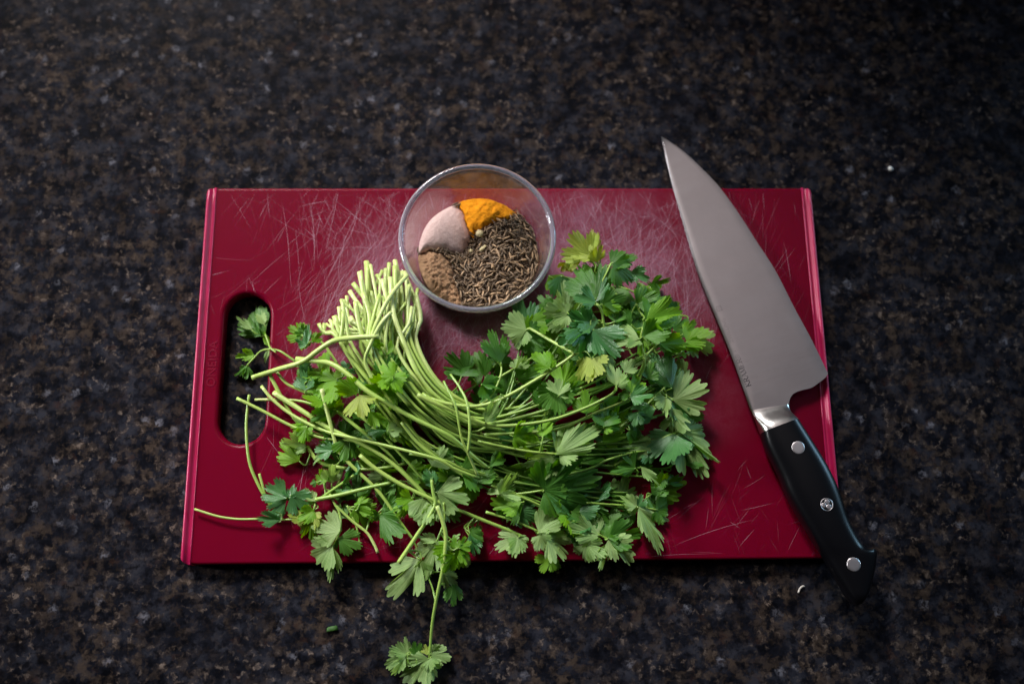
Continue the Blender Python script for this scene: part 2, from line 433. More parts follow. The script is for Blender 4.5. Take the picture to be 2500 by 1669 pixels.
# powder dusted on the inside of the wall
def dust(a0, a1, z0, z1, peak):
    V, F, A = [], [], []; na, nz_ = 28, 10
    for i in range(na + 1):
        for j in range(nz_ + 1):
            a = math.radians(a0 + (a1 - a0) * i / na); z = z0 + (z1 - z0) * j / nz_
            r = Rin(z) - .0004; V.append((r * math.cos(a), r * math.sin(a), z))
            A.append(peak * math.sin(math.pi * i / na) ** .8 * (1 - (j / nz_)) ** .6 * min(1, j / 1.5))
    for i in range(na):
        for j in range(nz_):
            q = i * (nz_ + 1) + j; F.append((q, q + 1, q + nz_ + 2, q + nz_ + 1))
    return mesh('powder_dust', V, F, attrs={'strength': A})
MD = mat_dust()
for a in ((35, 125, .006, .044, .8), (-35, 35, .008, .036, .55)):
    o = obj('powder_dust', dust(*a), MD, bowl)

# ------------------------------------------------------------------ spices
ZB = T + .0042
def vnoise(x, y, s, seed=0):
    def h(i, j): 
        q = math.sin(i * 127.1 + j * 311.7 + seed * 74.7) * 43758.5453; return q - math.floor(q)
    x, y = x * s, y * s; i, j = math.floor(x), math.floor(y); fx, fy = x - i, y - j
    fx, fy = fx * fx * (3 - 2 * fx), fy * fy * (3 - 2 * fy)
    return (h(i, j) * (1 - fx) + h(i + 1, j) * fx) * (1 - fy) + (h(i, j + 1) * (1 - fx) + h(i + 1, j + 1) * fx) * fy
def fbm(x, y, s, seed=0, o=4):
    return sum(vnoise(x, y, s * 2 ** k, seed + k) / 2 ** k for k in range(o)) / 2
SREG = {'salt': ((228,850),(180,700),(220,560),(300,470),(400,400),(520,350),(600,392),(640,440),(660,520),(700,640),(720,700),(680,780),(640,830),(560,832),(470,812),(330,815)),
        'turm': ((600,392),(560,300),(760,240),(900,240),(1080,330),(1150,440),(1110,490),(1060,530),(960,560),(880,600),(820,620),(760,640),(745,700),(700,640),(660,520),(640,440)),
        'brown': ((228,850),(330,815),(440,840),(510,910),(550,1010),(560,1100),(610,1210),(640,1340),(430,1330),(300,1230),(180,1100),(170,900))}
def in_poly(px, py, P):
    r = False; j = len(P) - 1
    for i in range(len(P)):
        if (P[i][1] > py) != (P[j][1] > py) and px < (P[j][0] - P[i][0]) * (py - P[i][1]) / (P[j][1] - P[i][1]) + P[i][0]: r = not r
        j = i
    return r
def spice(x, y, jit=.0008):
    x += jit * (fbm(x, y, 350, 31) - .5) * 3; y += jit * (fbm(x, y, 350, 57) - .5) * 3
    px, py = 777 + x / .0000715, 848 - y / .0000735
    for k, P in SREG.items():
        if in_poly(px, py, P): return k
    return 'cumin'
G = lambda x, y, cx, cy, r: math.exp(-((x - cx) ** 2 + (y - cy) ** 2) / r ** 2)
def spice_h(x, y):
    """common surface of the touching heaps above the bowl floor, local bowl coordinates"""
    z = .0085 + .0060 * G(x, y, .018, .002, .019) + .0022 * G(x, y, .005, -.026, .015) - .0045 * G(x, y, -.003, .006, .008)
    z += .0085 * G(x, y, .004, .027, .013) + .0040 * G(x, y, .018, .022, .010)            # turmeric
    z += .0050 * G(x, y, -.026, .016, .017) - .10 * max(0., x + .030) * G(x, y, -.018, .012, .014)   # salt
    z += .0048 * G(x, y, -.028, -.014, .012)                                                # ground spice
    return z
def border_d(x, y, key):
    px, py = 777 + x / .0000715, 848 - y / .0000735; d = max(0., .0400 - math.hypot(x, y)); P = SREG[key]
    for i in range(len(P)):
        (ax_, ay_), (bx_, by_) = P[i - 1], P[i]; ux, uy = bx_ - ax_, by_ - ay_
        t = max(0, min(1, ((px - ax_) * ux + (py - ay_) * uy) / (ux * ux + uy * uy)))
        d = min(d, math.hypot(px - ax_ - ux * t, py - ay_ - uy * t) * .0000722)
    return d
def heap_part(name, key, m, label, cat, fn):
    V, F, g = [], [], {}; st = .00050; n = int(.0402 / st)
    def vid(i, j):
        if (i, j) not in g:
            x, y = i * st, j * st; g[i, j] = len(V); V.append((x, y, max(.001, spice_h(x, y) + fn(x, y))))
        return g[i, j]
    cells = set()
    for i in range(-n, n):
        for j in range(-n, n):
            x, y = (i + .5) * st, (j + .5) * st
            if math.hypot(x, y) < .0396 + .0004 * vnoise(x, y, 300, 8) and spice(x, y) == key: cells.add((i, j))
    for i, j in cells:
        F.append((vid(i, j), vid(i + 1, j), vid(i + 1, j + 1), vid(i, j + 1)))
    base = {}
    def bid(v_):
        if v_ not in base: base[v_] = len(V); V.append((V[v_][0], V[v_][1], .0))
        return base[v_]
    for i, j in cells:      # sides down to the bowl floor
        for (di, dj), a, b in (((0, -1), (i, j), (i + 1, j)), ((1, 0), (i + 1, j), (i + 1, j + 1)), ((0, 1), (i + 1, j + 1), (i, j + 1)), ((-1, 0), (i, j + 1), (i, j))):
            if (i + di, j + dj) not in cells: F.append((g[b], g[a], bid(g[a]), bid(g[b])))
    o = obj(name, mesh(name, V, F), m, None, (BC[0], BC[1], ZB)); tag(o, label, cat); return o
M_salt = mat_powder('pink_salt_grains', (.58, .355, .315), (.80, .585, .525), 500, .0010, .7, .7)
M_turm = mat_powder('turmeric_powder', (.72, .215, .003), (.88, .345, .009), 260, .0016)
M_brown = mat_powder('ground_spice', (.25, .125, .060), (.64, .38, .215), 520, .0014, .95, 1.)
heap_part('salt_heap', 'salt', M_salt, 'smooth heap of pale pink salt in the glass bowl', 'salt', lambda x, y: .0022 - .0055 * math.exp(-border_d(x, y, 'salt') / .0022) - .10 * (x + .02) + .0004 * (fbm(x, y, 700, 3) - .5))
heap_part('turmeric_heap', 'turm', M_turm, 'bright orange-yellow turmeric powder heap at the back of the glass bowl', 'turmeric', lambda x, y: .0012 - .0035 * math.exp(-border_d(x, y, 'turm') / .0016) + .0052 * (fbm(x, y, 210, 5, 5) - .5))
heap_part('ground_spice_heap', 'brown', M_brown, 'crumbly brown ground spice heap beside the cumin in the glass bowl', 'ground spice', lambda x, y: .0010 - .0035 * math.exp(-border_d(x, y, 'brown') / .0016) + .0040 * (fbm(x, y, 520, 9, 4) - .5))
def cumin_h(x, y): return spice_h(x, y) + .0016 * (fbm(x, y, 160, 2) - .5)
def cumin_in(x, y): return math.hypot(x, y) < .0415 and spice(x, y, .0016) == 'cumin'
# bed under the seeds
V, F = [], []; g = {}; st = .0016
for i in range(-28, 29):
    for j in range(-28, 29):
        x, y = i * st, j * st
        if math.hypot(x, y) < .0415 and (cumin_in(x, y) or cumin_in(x, y - .004) or cumin_in(x + .004, y)):
            g[i, j] = len(V); V.append((x, y, max(.0005, cumin_h(x, y) - .0022)))
for (i, j), a in g.items():
    if (i + 1, j) in g and (i, j + 1) in g and (i + 1, j + 1) in g: F.append((a, g[i + 1, j], g[i + 1, j + 1], g[i, j + 1]))
MSEED = mat_seed('cumin_seed_husk', (.105, .053, .023), (.52, .33, .17))
def seed_geo(L, R, bend, tw, n=10, m=9):
    V, F, A = [], [], []
    for j in range(m):
        t = j / (m - 1); q = 2 * t - 1
        r = R * (max(0, 1 - abs(q) ** 1.9)) ** .95 + .00005
        zc = bend * (1 - q * q)
        for i in range(n):
            a = 2 * math.pi * i / n + tw * q; rid = 1.0 if i % 2 == 0 else 0.0
            rr = r * (1.0 if rid else .80)
            V.append((q * L / 2, rr * math.cos(a), rr * math.sin(a) * .85 + zc)); A.append(rid)
    for j in range(m - 1):
        for i in range(n): F.append((j * n + i, j * n + (i + 1) % n, (j + 1) * n + (i + 1) % n, (j + 1) * n + i))
    F.append(tuple(range(n))[::-1]); F.append(tuple((m - 1) * n + i for i in range(n)))
    return V, F, A
seed_vars = []
for k in range(7):
    seed_vars.append(seed_geo(random.uniform(.0044, .0066), random.uniform(.00050, .00072), random.uniform(-.0003, .00045), random.uniform(-.3, .3)))
seed_me = [mesh('cumin_seed', V_, F_, attrs={'ridge': A_}) for V_, F_, A_ in seed_vars]
for m_ in seed_me: m_.materials.append(MSEED)
spots = []
tries = 0
while len(spots) < 1300 and tries < 60000:
    tries += 1
    x, y = random.uniform(-.043, .043), random.uniform(-.043, .043)
    if not cumin_in(x, y): continue
    lay = 0 if len(spots) < 300 else 1
    md = .0019 if lay == 0 else .0007
    if any((x - a) ** 2 + (y - b) ** 2 < md * md for a, b, l in spots if l == lay): continue
    spots.append((x, y, lay))
SBV, SBF, SBA = list(V), list(F), [0.1] * len(V)
for x, y, lay in spots:
    k = random.randrange(len(seed_me))
    h = cumin_h(x, y); e = .001
    nx, ny = -(cumin_h(x + e, y) - h) / e, -(cumin_h(x, y + e) - h) / e
    z = h + (random.uniform(-.0004, .0010) if lay == 0 else random.uniform(-.0022, -.0004))
    rr = math.hypot(x, y); lim = Rin(z + .0042) - .0016
    if rr > lim: x, y = x * lim / rr, y * lim / rr
    nrm = Vector((nx + random.gauss(0, .42), ny + random.gauss(0, .42), 1)).normalized()
    ax = Vector((math.cos(a_ := random.uniform(0, 2 * math.pi)), math.sin(a_), 0)); ax = (ax - nrm * ax.dot(nrm)).normalized()
    if rr > .035:     # seeds at the wall lie along it
        tg = Vector((-y, x, 0)).normalized(); ax = (ax * .5 + tg * (1 if ax.dot(tg) > 0 else -1)); ax = (ax - nrm * ax.dot(nrm)).normalized()
    by = nrm.cross(ax); Rm = Matrix((ax, by, nrm)).transposed()
    if lay == 0:
        o = obj('cumin_seed', seed_me[k], None, None); o.matrix_world = Matrix.Translation((BC[0] + x, BC[1] + y, ZB + z)) @ Rm.to_4x4()
        tag(o, 'slender ridged brown cumin seed lying in the glass bowl', 'cumin seed', 'cumin seeds in the glass bowl')
    else:
        b = len(SBV); V_, F_, A_ = seed_vars[k]
        for v_ in V_: q = Rm @ Vector(v_); SBV.append((q.x + x, q.y + y, q.z + z))
        SBF.extend(tuple(b + i for i in f) for f in F_); f_ = random.uniform(.4, 1.0); SBA.extend([q * f_ for q in A_])
o = obj('cumin_seed_bed', mesh('cumin_seed_bed', SBV, SBF, attrs={'ridge': SBA}), MSEED, None, (BC[0], BC[1], ZB))
tag(o, 'thick bed of brown cumin seeds under the top layer in the glass bowl', 'cumin seeds', kind='stuff')
# pale chunks at the turmeric's foot
M_ch = mat_plain('pale_dried_chunk', (.58, .47, .25), .6, .4, nscale=300, var=.3, bumpd=.001)
def chunk(name, cx, cy, z, sx, sy, sz, label, cat, mat, grp=None, loc=None, rot=None):
    bm = bmesh.new(); bmesh.ops.create_icosphere(bm, subdivisions=2, radius=1)
    for v_ in bm.verts:
        c = v_.co; p_ = 5; n_ = (abs(c.x) ** p_ + abs(c.y) ** p_ + abs(c.z) ** p_) ** (1 / p_); v_.co = c / n_
        q = .85 + .3 * vnoise(c.x * 2 + cx * 900, c.y * 2 + c.z, 1.3, 4); v_.co = Vector((v_.co.x * sx * q, v_.co.y * sy * q, v_.co.z * sz * q))
    o = obj(name, bm_mesh(name, bm), mat, None, loc or (BC[0] + cx, BC[1] + cy, ZB + z)); o.rotation_euler = rot or (random.random(), random.random(), random.random() * 3)
    tag(o, label, cat, grp); return o
chunk('spice_chunk', .0015, .0135, cumin_h(.0015, .0135) + .0012, .0026, .0022, .0020, 'squarish pale yellow chunk at the foot of the turmeric', 'spice chunk', M_ch)
chunk('spice_chunk', .0035, .0035, cumin_h(.0035, .0035) + .0018, .0026, .0011, .0009, 'long pale sliver lying on the cumin seeds in the bowl', 'spice chunk', M_ch, rot=(0, 0, .7))
chunk('spice_chunk', -.0045, .0030, cumin_h(-.0045, .003) + .0014, .0013, .0011, .0009, 'tiny pale crumb between the salt and the cumin seeds', 'spice chunk', M_ch)

# ------------------------------------------------------------------ knife
def kz(y): return T + .0016 + max(-.010, (.127 - y)) * .036
def K(c, x, y, dz=0.0):
    px, py = N(c, x, y); z = T + .005
    for _ in range(6): p_ = at(px, py, z + dz); z = kz(p_[1])
    return Vector((p_[0], p_[1], z))
tip = K(8, 77, 75); butt = K(9, 830, 1462)
kx = (butt - tip).normalized(); kn = Vector((0, .036, 1)).normalized(); kn = (kn - kx * kn.dot(kx)).normalized(); ky = kn.cross(kx)   # ky points to the cutting edge side
KM = Matrix((kx, ky, kn)).transposed().to_4x4(); KM.translation = tip; KI = KM.inverted()
def L2(c, x, y): q = KI @ K(c, x, y); return (q.x, q.y)
knife = empty('chef_knife'); knife.matrix_world = KM
tag(knife, 'chef knife with broad satin steel blade and black riveted handle, laid across board edge', 'knife')
def resample(pts, n, key=None):
    P = np.array(pts); d = np.r_[0, np.cumsum(np.linalg.norm(np.diff(P, axis=0), axis=1))]
    # Catmull-Rom through the points, then even arc length
    Q = []
    for i in range(len(P) - 1):
        p0, p1, p2, p3 = P[max(i - 1, 0)], P[i], P[i + 1], P[min(i + 2, len(P) - 1)]
        for t in np.linspace(0, 1, 12, endpoint=False):
            Q.append(.5 * ((2 * p1) + (-p0 + p2) * t + (2 * p0 - 5 * p1 + 4 * p2 - p3) * t * t + (-p0 + 3 * p1 - 3 * p2 + p3) * t ** 3))
    Q.append(P[-1]); Q = np.array(Q); d = np.r_[0, np.cumsum(np.linalg.norm(np.diff(Q, axis=0), axis=1))]
    s_ = np.linspace(0, d[-1], n)
    return np.stack([np.interp(s_, d, Q[:, k]) for k in range(Q.shape[1])], 1)
spine = [L2(8, *q) for q in ((77, 75), (125, 300), (180, 500), (265, 790), (330, 960), (450, 1250), (560, 1555))] + [L2(9, 203, 298)]
edge = [L2(8, *q) for q in ((77, 75), (135, 112), (200, 160), (290, 245), (390, 350), (500, 500), (600, 655), (700, 810), (800, 1005), (900, 1190), (988, 1370))]
heel = [L2(9, *q) for q in ((665, 75), (645, 105), (600, 140), (560, 165), (500, 180), (455, 200), (434, 232), (428, 262))]
nE, nH = 60, 22
E1, H1 = resample(edge, nE), resample(heel, nH)
xs_sp = np.array(resample(spine, 200))
def spine_at(x): return np.array([x, np.interp(x, xs_sp[:, 0], xs_sp[:, 1])])
xh = E1[-1][0]; xend = xs_sp[-1][0]
rows = []
wmax = abs(E1[-1][1] - spine_at(xh)[1])
for i in range(nE):
    x_s = xs_sp[0, 0] + (xh - .012 - xs_sp[0, 0]) * (i / (nE - 1)); rows.append((spine_at(x_s), E1[i], True))
for i in range(1, nH):
    x_s = xh - .012 + (xend - xh + .012) * (i / (nH - 1)); rows.append((spine_at(x_s), H1[i], False))
tsec = [0, .012, .030, .055, .12, .3, .5, .7, .86, .94, 1.0]
V, F = [], []
tipx = xs_sp[0, 0]
for s_, e_, sharp in rows:
    w_ = np.linalg.norm(e_ - s_); tf = min(1, .35 + (s_[0] - tipx) / .12) * .0011
    top = []
    for t in tsec:
        p_ = s_ + (e_ - s_) * t; dfrac = (t * w_) / wmax if not sharp else t
        h = tf * (1 - .82 * dfrac)
        h *= {0: .12, .012: .45, .030: .80}.get(t, 1.0)
        if sharp and t > .93: h = tf * .18 * (1 - (t - .94) / .06) + .00004
        top.append((p_[0], p_[1], h))
    V.extend(top); V.extend([(a, b, -c) for a, b, c in top[::-1]])
n = 2 * len(tsec)
for j in range(len(rows) - 1):
    for i in range(n): F.append((j * n + i, j * n + (i + 1) % n, (j + 1) * n + (i + 1) % n, (j + 1) * n + i))
F.append(tuple((len(rows) - 1) * n + i for i in range(n)))
M_blade = mat_steel('satin_blade_steel', (.47, .430, .435), .34, (1, .10, 1), .10)
bm = bmesh.new(); bm.from_mesh(mesh('blade', V, F)); bmesh.ops.remove_doubles(bm, verts=bm.verts, dist=1e-6)
blade = obj('blade', bm_mesh('blade', bm), M_blade, knife); edge_split(blade, 28)

def loft(secs, m=28, ex=3.0):
    """secs: list of (left xy, right xy, half height, exponent)"""
    V, F = [], []
    for a, b, h, e in secs:
        c = (np.array(a) + np.array(b)) / 2; d = (np.array(b) - np.array(a)) / 2
        for k in range(m):
            th = 2 * math.pi * k / m; cc, ss = math.cos(th), math.sin(th)
            u = math.copysign(abs(cc) ** (2 / e), cc); v_ = math.copysign(abs(ss) ** (2 / e), ss)
            V.append((c[0] + d[0] * u, c[1] + d[1] * u, h * v_))
    for j in range(len(secs) - 1):
        for i in range(m): F.append((j * m + i, j * m + (i + 1) % m, (j + 1) * m + (i + 1) % m, (j + 1) * m + i))
    F.append(tuple(range(m))[::-1]); F.append(tuple((len(secs) - 1) * m + i for i in range(m)))
    bm = bmesh.new(); bm.from_mesh(mesh('loft', V, F)); return bm
HL = resample([L2(9, *q) for q in ((265, 435), (290, 520), (370, 690), (430, 830), (560, 1050), (640, 1180), (760, 1380), (808, 1448), (828, 1462))], 64)
HR = resample([L2(9, *q) for q in ((480, 355), (560, 480), (640, 610), (700, 730), (740, 840), (780, 960), (830, 1060), (868, 1112), (905, 1130), (942, 1130), (946, 1160), (935, 1250), (905, 1360), (868, 1440), (840, 1462))], 64)
secs = []
for i in range(64):
    t = i / 63; h = .0088 + .0010 * math.sin(math.pi * min(1, t * 1.1)); 
    if t > .93: h *= math.sqrt(max(.05, 1 - ((t - .93) / .07) ** 2))
    secs.append((HL[i], HR[i], h, 3.2))
M_handle = mat_plain('black_handle_composite', (.0025, .0025, .0035), .30, .22)
HS = secs
handle = obj('handle', bm_mesh('handle', loft(secs, 36)), M_handle, knife); edge_split(handle, 60)
b0a, b0b = L2(9, 203, 298), L2(9, 428, 262); b1a, b1b = HL[0], HR[0]
secs = []
for i in range(9):
    t = i / 8; e = t * t * (3 - 2 * t)
    secs.append((np.array(b0a) * (1 - t) + np.array(b1a) * t, np.array(b0b) * (1 - t) + np.array(b1b) * t + np.array((0, .0012)) * -math.sin(math.pi * t), .0013 + (.0088 - .0013) * e, 2.8 + .4 * t))
M_bol = mat_steel('bolster_steel', (.60, .56, .54), .30, (1, 1, 1), .02)
bol = obj('bolster', bm_mesh('bolster', loft(secs, 36)), M_bol, knife); edge_split(bol, 50)
M_riv = mat_steel('rivet_steel', (.62, .57, .58), .40, (1, 1, 1), .02)
M_pin = mat_plain('black_pin_epoxy', (.004, .004, .004), .4)
def disc(r, h, n=28):
    return lathe([(0.00001, h), (r * .6, h * .98), (r * .9, h * .9), (r, h * .6), (r, -.001)], n)
ztop = .0098
for i, (x, y, r) in enumerate(((487, 522, 40), (656, 863, 38), (820, 1220, 41))):
    q = KI @ K(9, x, y, .0095); rr = r / 2.449 * .000258
    j_ = int(np.argmin(np.abs(HL[:, 0] + HR[:, 0] - 2 * q.x))); zt = HS[j_][2]
    if i != 1:
        obj('rivet', mesh('rivet', *disc(rr, .00025)), M_riv, knife, (q.x, q.y, zt - .00002))
    else:
        pin = obj('rivet', mesh('rivet', *disc(rr, .00015)), M_pin, knife, (q.x, q.y, zt - .00002))
        pin['label'] = 'mosaic rivet with three silver discs in a ring'
        V, F = lathe([(rr * .90, -.0001), (rr * .90, .0003), (rr * 1.0, .0003), (rr * 1.0, -.0001)], 32, True)
        obj('ring', mesh('ring', V, F), M_riv, pin)
        for k in range(3):
            a = math.radians(25 + 120 * k); obj('dot', mesh('dot', *disc(rr * .40, .0003, 18)), M_riv, pin, (rr * .46 * math.cos(a), rr * .46 * math.sin(a), 0))
# engraved blade lettering, worn towards the tip
def ink(a): 
    s = NT('etched_ink'); s.set(Base_Color=(.035, .03, .035), Roughness=.6, Alpha=a); return s.m
def strokes(ch):
    """serif capitals on a 0..1 high grid: list of quads (x0,y0,x1,y1,width)"""
    T_, t_ = .17, .07; s = []
    bar = lambda x, y, w_=.30: s.append((x - w_ / 2, y, x + w_ / 2, y, t_))
    if ch == 'K': s += [(.15, 0, .15, 1, T_), (.18, .42, .72, 1, t_), (.30, .55, .80, 0, T_)]; bar(.15, .03); bar(.15, .97); bar(.74, .97); bar(.82, .03)
    if ch == 'R': s += [(.15, 0, .15, 1, T_), (.15, .97, .48, .97, t_), (.15, .48, .48, .48, t_), (.46, .97, .66, .84, .12), (.66, .86, .66, .60, T_), (.66, .62, .46, .48, .12), (.38, .48, .80, 0, T_)]; bar(.15, .03); bar(.84, .03, .2)
    if ch == 'A': s += [(.10, 0, .42, 1, t_), (.42, 1, .78, 0, T_), (.24, .36, .64, .36, t_)]; bar(.10, .03, .26); bar(.78, .03)
    if ch == 'M': s += [(.12, 0, .16, 1, t_), (.16, 1, .50, .05, T_), (.50, .05, .84, 1, t_), (.86, 1, .88, 0, T_)]; bar(.12, .03, .26); bar(.88, .03); bar(.14, .97, .2); bar(.88, .97, .2)
    if ch == 'E': s += [(.15, 0, .15, 1, T_), (.15, .97, .68, .97, t_), (.15, .5, .52, .5, t_), (.15, .03, .70, .03, t_), (.67, .97, .67, .78, t_), (.69, .03, .69, .24, t_)]; 
    return s
def glyph(ch, hgt):
    V, F = [], []
    for q, (x0, y0, x1, y1, w_) in enumerate(strokes(ch)):
        d = Vector((x1 - x0, y1 - y0)); d.normalize(); p_ = Vector((-d.y, d.x)) * w_ / 2; b = len(V); z = .00001 * q
        for x, y in ((x0 + p_.x, y0 + p_.y), (x0 - p_.x, y0 - p_.y), (x1 - p_.x, y1 - p_.y), (x1 + p_.x, y1 + p_.y)): V.append((x * hgt, y * hgt, z * .3))
        F.append((b, b + 1, b + 2, b + 3))
    return mesh('letter', V, F, False)
tx0 = Vector((*L2(8, 567, 1440), 0)); tx1 = Vector((*L2(8, 440, 1115), 0))
td = (tx1 - tx0).normalized(); tu = Vector((-td.y, td.x, 0)) 
if (Vector((*L2(8, 520, 1450), 0)) - tx0).dot(tu) < 0: tu = -tu
hgt = .0036; adv = 0.0
def blade_z(q):
    sp_ = spine_at(q.x); return .0011 * (1 - .82 * min(1, abs(q.y - sp_[1]) / .048)) + .00012
def put(me, q, mat):
    o = obj(me.name.split('.')[0], me, mat, blade); z3 = td.cross(tu)
    mm = Matrix((td, tu, z3 if z3.z > 0 else -z3)).transposed().to_4x4(); mm.translation = Vector((q.x, q.y, blade_z(q))); o.matrix_local = mm; return o
for ch, a in zip('KRAMER', (.85, .75, .55, .55, .45, .42)):
    put(glyph(ch, hgt), tx0 + td * adv, ink(a)); adv += hgt * (1.05 if ch in 'M' else .92 if ch != 'E' else .82)
adv += hgt * .35
V, F = lathe([(hgt * .34, 0), (hgt * .42, 0)], 20); put(mesh('registered_mark', V, F, False), tx0 + td * adv + tu * hgt * .5, ink(.4))
me = text_mesh('R', hgt * .6, 0.0); put(me, tx0 + td * adv + tu * hgt * .5 , ink(.35)).name = 'letter'
adv += hgt * 1.1; me = text_mesh('x', hgt * .55, 0.0); put(me, tx0 + td * adv + tu * hgt * .5, ink(.35)).name = 'letter'
adv += hgt * 4.1; me = text_mesh('ZWILLING', hgt * .95, 0.0, 0.0, 1.1); put(me, tx0 + td * adv + tu * hgt * .4, ink(.24)).name = 'lettering'
adv += hgt * 4.5; q = tx0 + td * adv + tu * hgt * .4
V = [(sx * hgt * .5, sy * hgt * .5, 0) for sx, sy in ((-1, -1), (1, -1), (1, 1), (-1, 1))] + [(sx * hgt * .38, sy * hgt * .38, 0) for sx, sy in ((-1, -1), (1, -1), (1, 1), (-1, 1))]
put(mesh('logo_square', V, [(0, 1, 5, 4), (1, 2, 6, 5), (2, 3, 7, 6), (3, 0, 4, 7)], False), q, ink(.28))
put(text_mesh('D', hgt * .6, 0.0), q, ink(.25)).name = 'letter'

# ------------------------------------------------------------------ coriander
LM = {'d': mat_leaf('leaf_dark', (.034, .135, .012), (.095, .240, .028), .16, .46, .34, .4),  # leaf tones: real variety, plus light and shade put into the colours
      'b': mat_leaf('leaf_bright', (.095, .265, .008), (.185, .375, .018), .15, .50, .42, .4),
      'y': mat_leaf('leaf_yellowing', (.210, .310, .035), (.370, .430, .085), .20, .52, .36, .4),
      'g': mat_leaf('leaf_glossy', (.032, .135, .032), (.085, .230, .066), .16, .36, .30, .55),  # cool window reflection put into the bluish green
      'p': mat_leaf('leaf_underside', (.140, .265, .066), (.290, .425, .145), .28, .52, .34, .4)}
LM['k'] = LM['d']; LM['P'] = LM['p']
def leaf_mesh(k):
    r = random.Random(100 + k); na, nr = 96, 7
    half = math.radians(r.uniform(54, 84)); V, F, UV = [], [], []
    lc = [-r.uniform(.56, .66), r.uniform(-.06, .06), r.uniform(.56, .66)]
    ll = [r.uniform(.76, 1.0), 1.0, r.uniform(.76, 1.0)]
    dep = [r.uniform(.06, .45), r.uniform(.06, .45)]
    curl, fold, rip, side = r.uniform(-.55, .40), r.uniform(-.38, .38), r.uniform(.04, .12), r.uniform(-.25, .25)
    tw = r.uniform(-.6, .6); rph = r.random() * 6.3
    nt = r.choice((11, 12, 13, 14, 15)); ph = r.random() * .4; teeth = [r.uniform(.45, 1.5) for _ in range(nt + 3)]
    def rad(u):
        e = 0
        for c_, l_ in zip(lc, ll): e = max(e, l_ * max(0, 1 - ((u - c_) / .62) ** 2) ** .5)
        e *= 1 - dep[0] * math.exp(-((u + .33) / .07) ** 2); e *= 1 - dep[1] * math.exp(-((u - .33) / .07) ** 2)
        q = (u + 1) / 2 * nt + ph; f = q - math.floor(q)
        return max(.25, e) * (1 - .12 * teeth[int(q)] * (.5 + .5 * math.cos(2 * math.pi * f)) ** 1.4)
    V.append((0, 0, 0)); UV.append((.5, 0))
    for i in range(na + 1):
        u = 2 * i / na - 1; th = u * half; R = rad(u)
        for j in range(1, nr + 1):
            t = (j / nr) ** .9; x, y = R * t * math.sin(th), R * t * math.cos(th)
            z = curl * y * y + fold * abs(x) * .8 + side * x + tw * x * y + rip * 1.2 * t ** 2.5 * math.sin(u * 5.5 + rph) + rip * .5 * t ** 5 * math.sin(u * 14 + rph * 2)
            V.append((x, y, z)); UV.append((i / na, t))
    for i in range(na):
        a, b = 1 + i * nr, 1 + (i + 1) * nr
        F.append((0, b, a))
        for j in range(nr - 1): F.append((a + j, b + j, b + j + 1, a + j + 1))
    return mesh('leaf', V, F, True, UV)
NLV = 28
LEAFV = {}
for key in 'dbygp':
    src = []
    for k in range(NLV):
        m_ = leaf_mesh(k + NLV * 'dbygp'.index(key)); m_.materials.append(LM[key]); src.append(m_)
    LEAFV[key] = src
LEAFV['k'] = LEAFV['d']; LEAFV['P'] = LEAFV['p']

SP = [at(*q, T)[:2] for q in ((840, 720), (900, 820), (980, 930), (1120, 1010), (1330, 1000), (1500, 900), (1470, 740))]
def heap(x, y):
    best = 1e9
    for a, b in zip(SP, SP[1:]):
        ab = b - a; t = max(0, min(1, ((x - a[0]) * ab[0] + (y - a[1]) * ab[1]) / ab.dot(ab)))
        d = math.hypot(x - a[0] - ab[0] * t, y - a[1] - ab[1] * t); best = min(best, d)
    return .005 + .027 * math.exp(-(best / .046) ** 2)
def floor_z(x, y):
    if y < -.127 or (in_hole(x, y)): return 0.0
    return T
def place(px, py, lev):
    """point seen at that spot of the photograph, lev = share of the heap's height there"""
    z = T + .01
    for _ in range(5):
        p_ = at(px, py, z); z = T + .0018 + lev * heap(p_[0], p_[1])
        if p_[1] < -.127: z = max(.002, z - (-.127 - p_[1]) * .55)
    return at(px, py, z)

class Stem:
    def __init__(s, pts, r0, r1, pale0, pale1, kind):
        s.P = resample([tuple(p_) for p_ in pts], max(10, int(len(pts) * 5))); s.r0, s.r1, s.p0, s.p1, s.kind = r0, r1, pale0, pale1, kind
        s.leaves = []; s.pet = []; s.kink = False
def tube(V, F, A, P, rad, pal, n=8, cap=True):
    P = np.asarray(P); b0 = len(V); m = len(P)
    tg = np.gradient(P, axis=0); tg /= np.linalg.norm(tg, axis=1)[:, None] + 1e-12
    up = np.array([0, 0, 1.0]); s_ = np.cross(tg[0], up); s_ /= np.linalg.norm(s_) + 1e-9
    for j in range(m):
        s_ = s_ - tg[j] * np.dot(s_, tg[j]); s_ /= np.linalg.norm(s_) + 1e-9; q = np.cross(tg[j], s_)
        for i in range(n):
            a = 2 * math.pi * i / n; V.append(tuple(P[j] + rad[j] * (s_ * math.cos(a) + q * math.sin(a)))); A.append(pal[j])
    for j in range(m - 1):
        for i in range(n): F.append((b0 + j * n + i, b0 + j * n + (i + 1) % n, b0 + (j + 1) * n + (i + 1) % n, b0 + (j + 1) * n + i))
    F.append(tuple(b0 + i for i in range(n))[::-1]); F.append(tuple(b0 + (m - 1) * n + i for i in range(n)))
STEMS = []
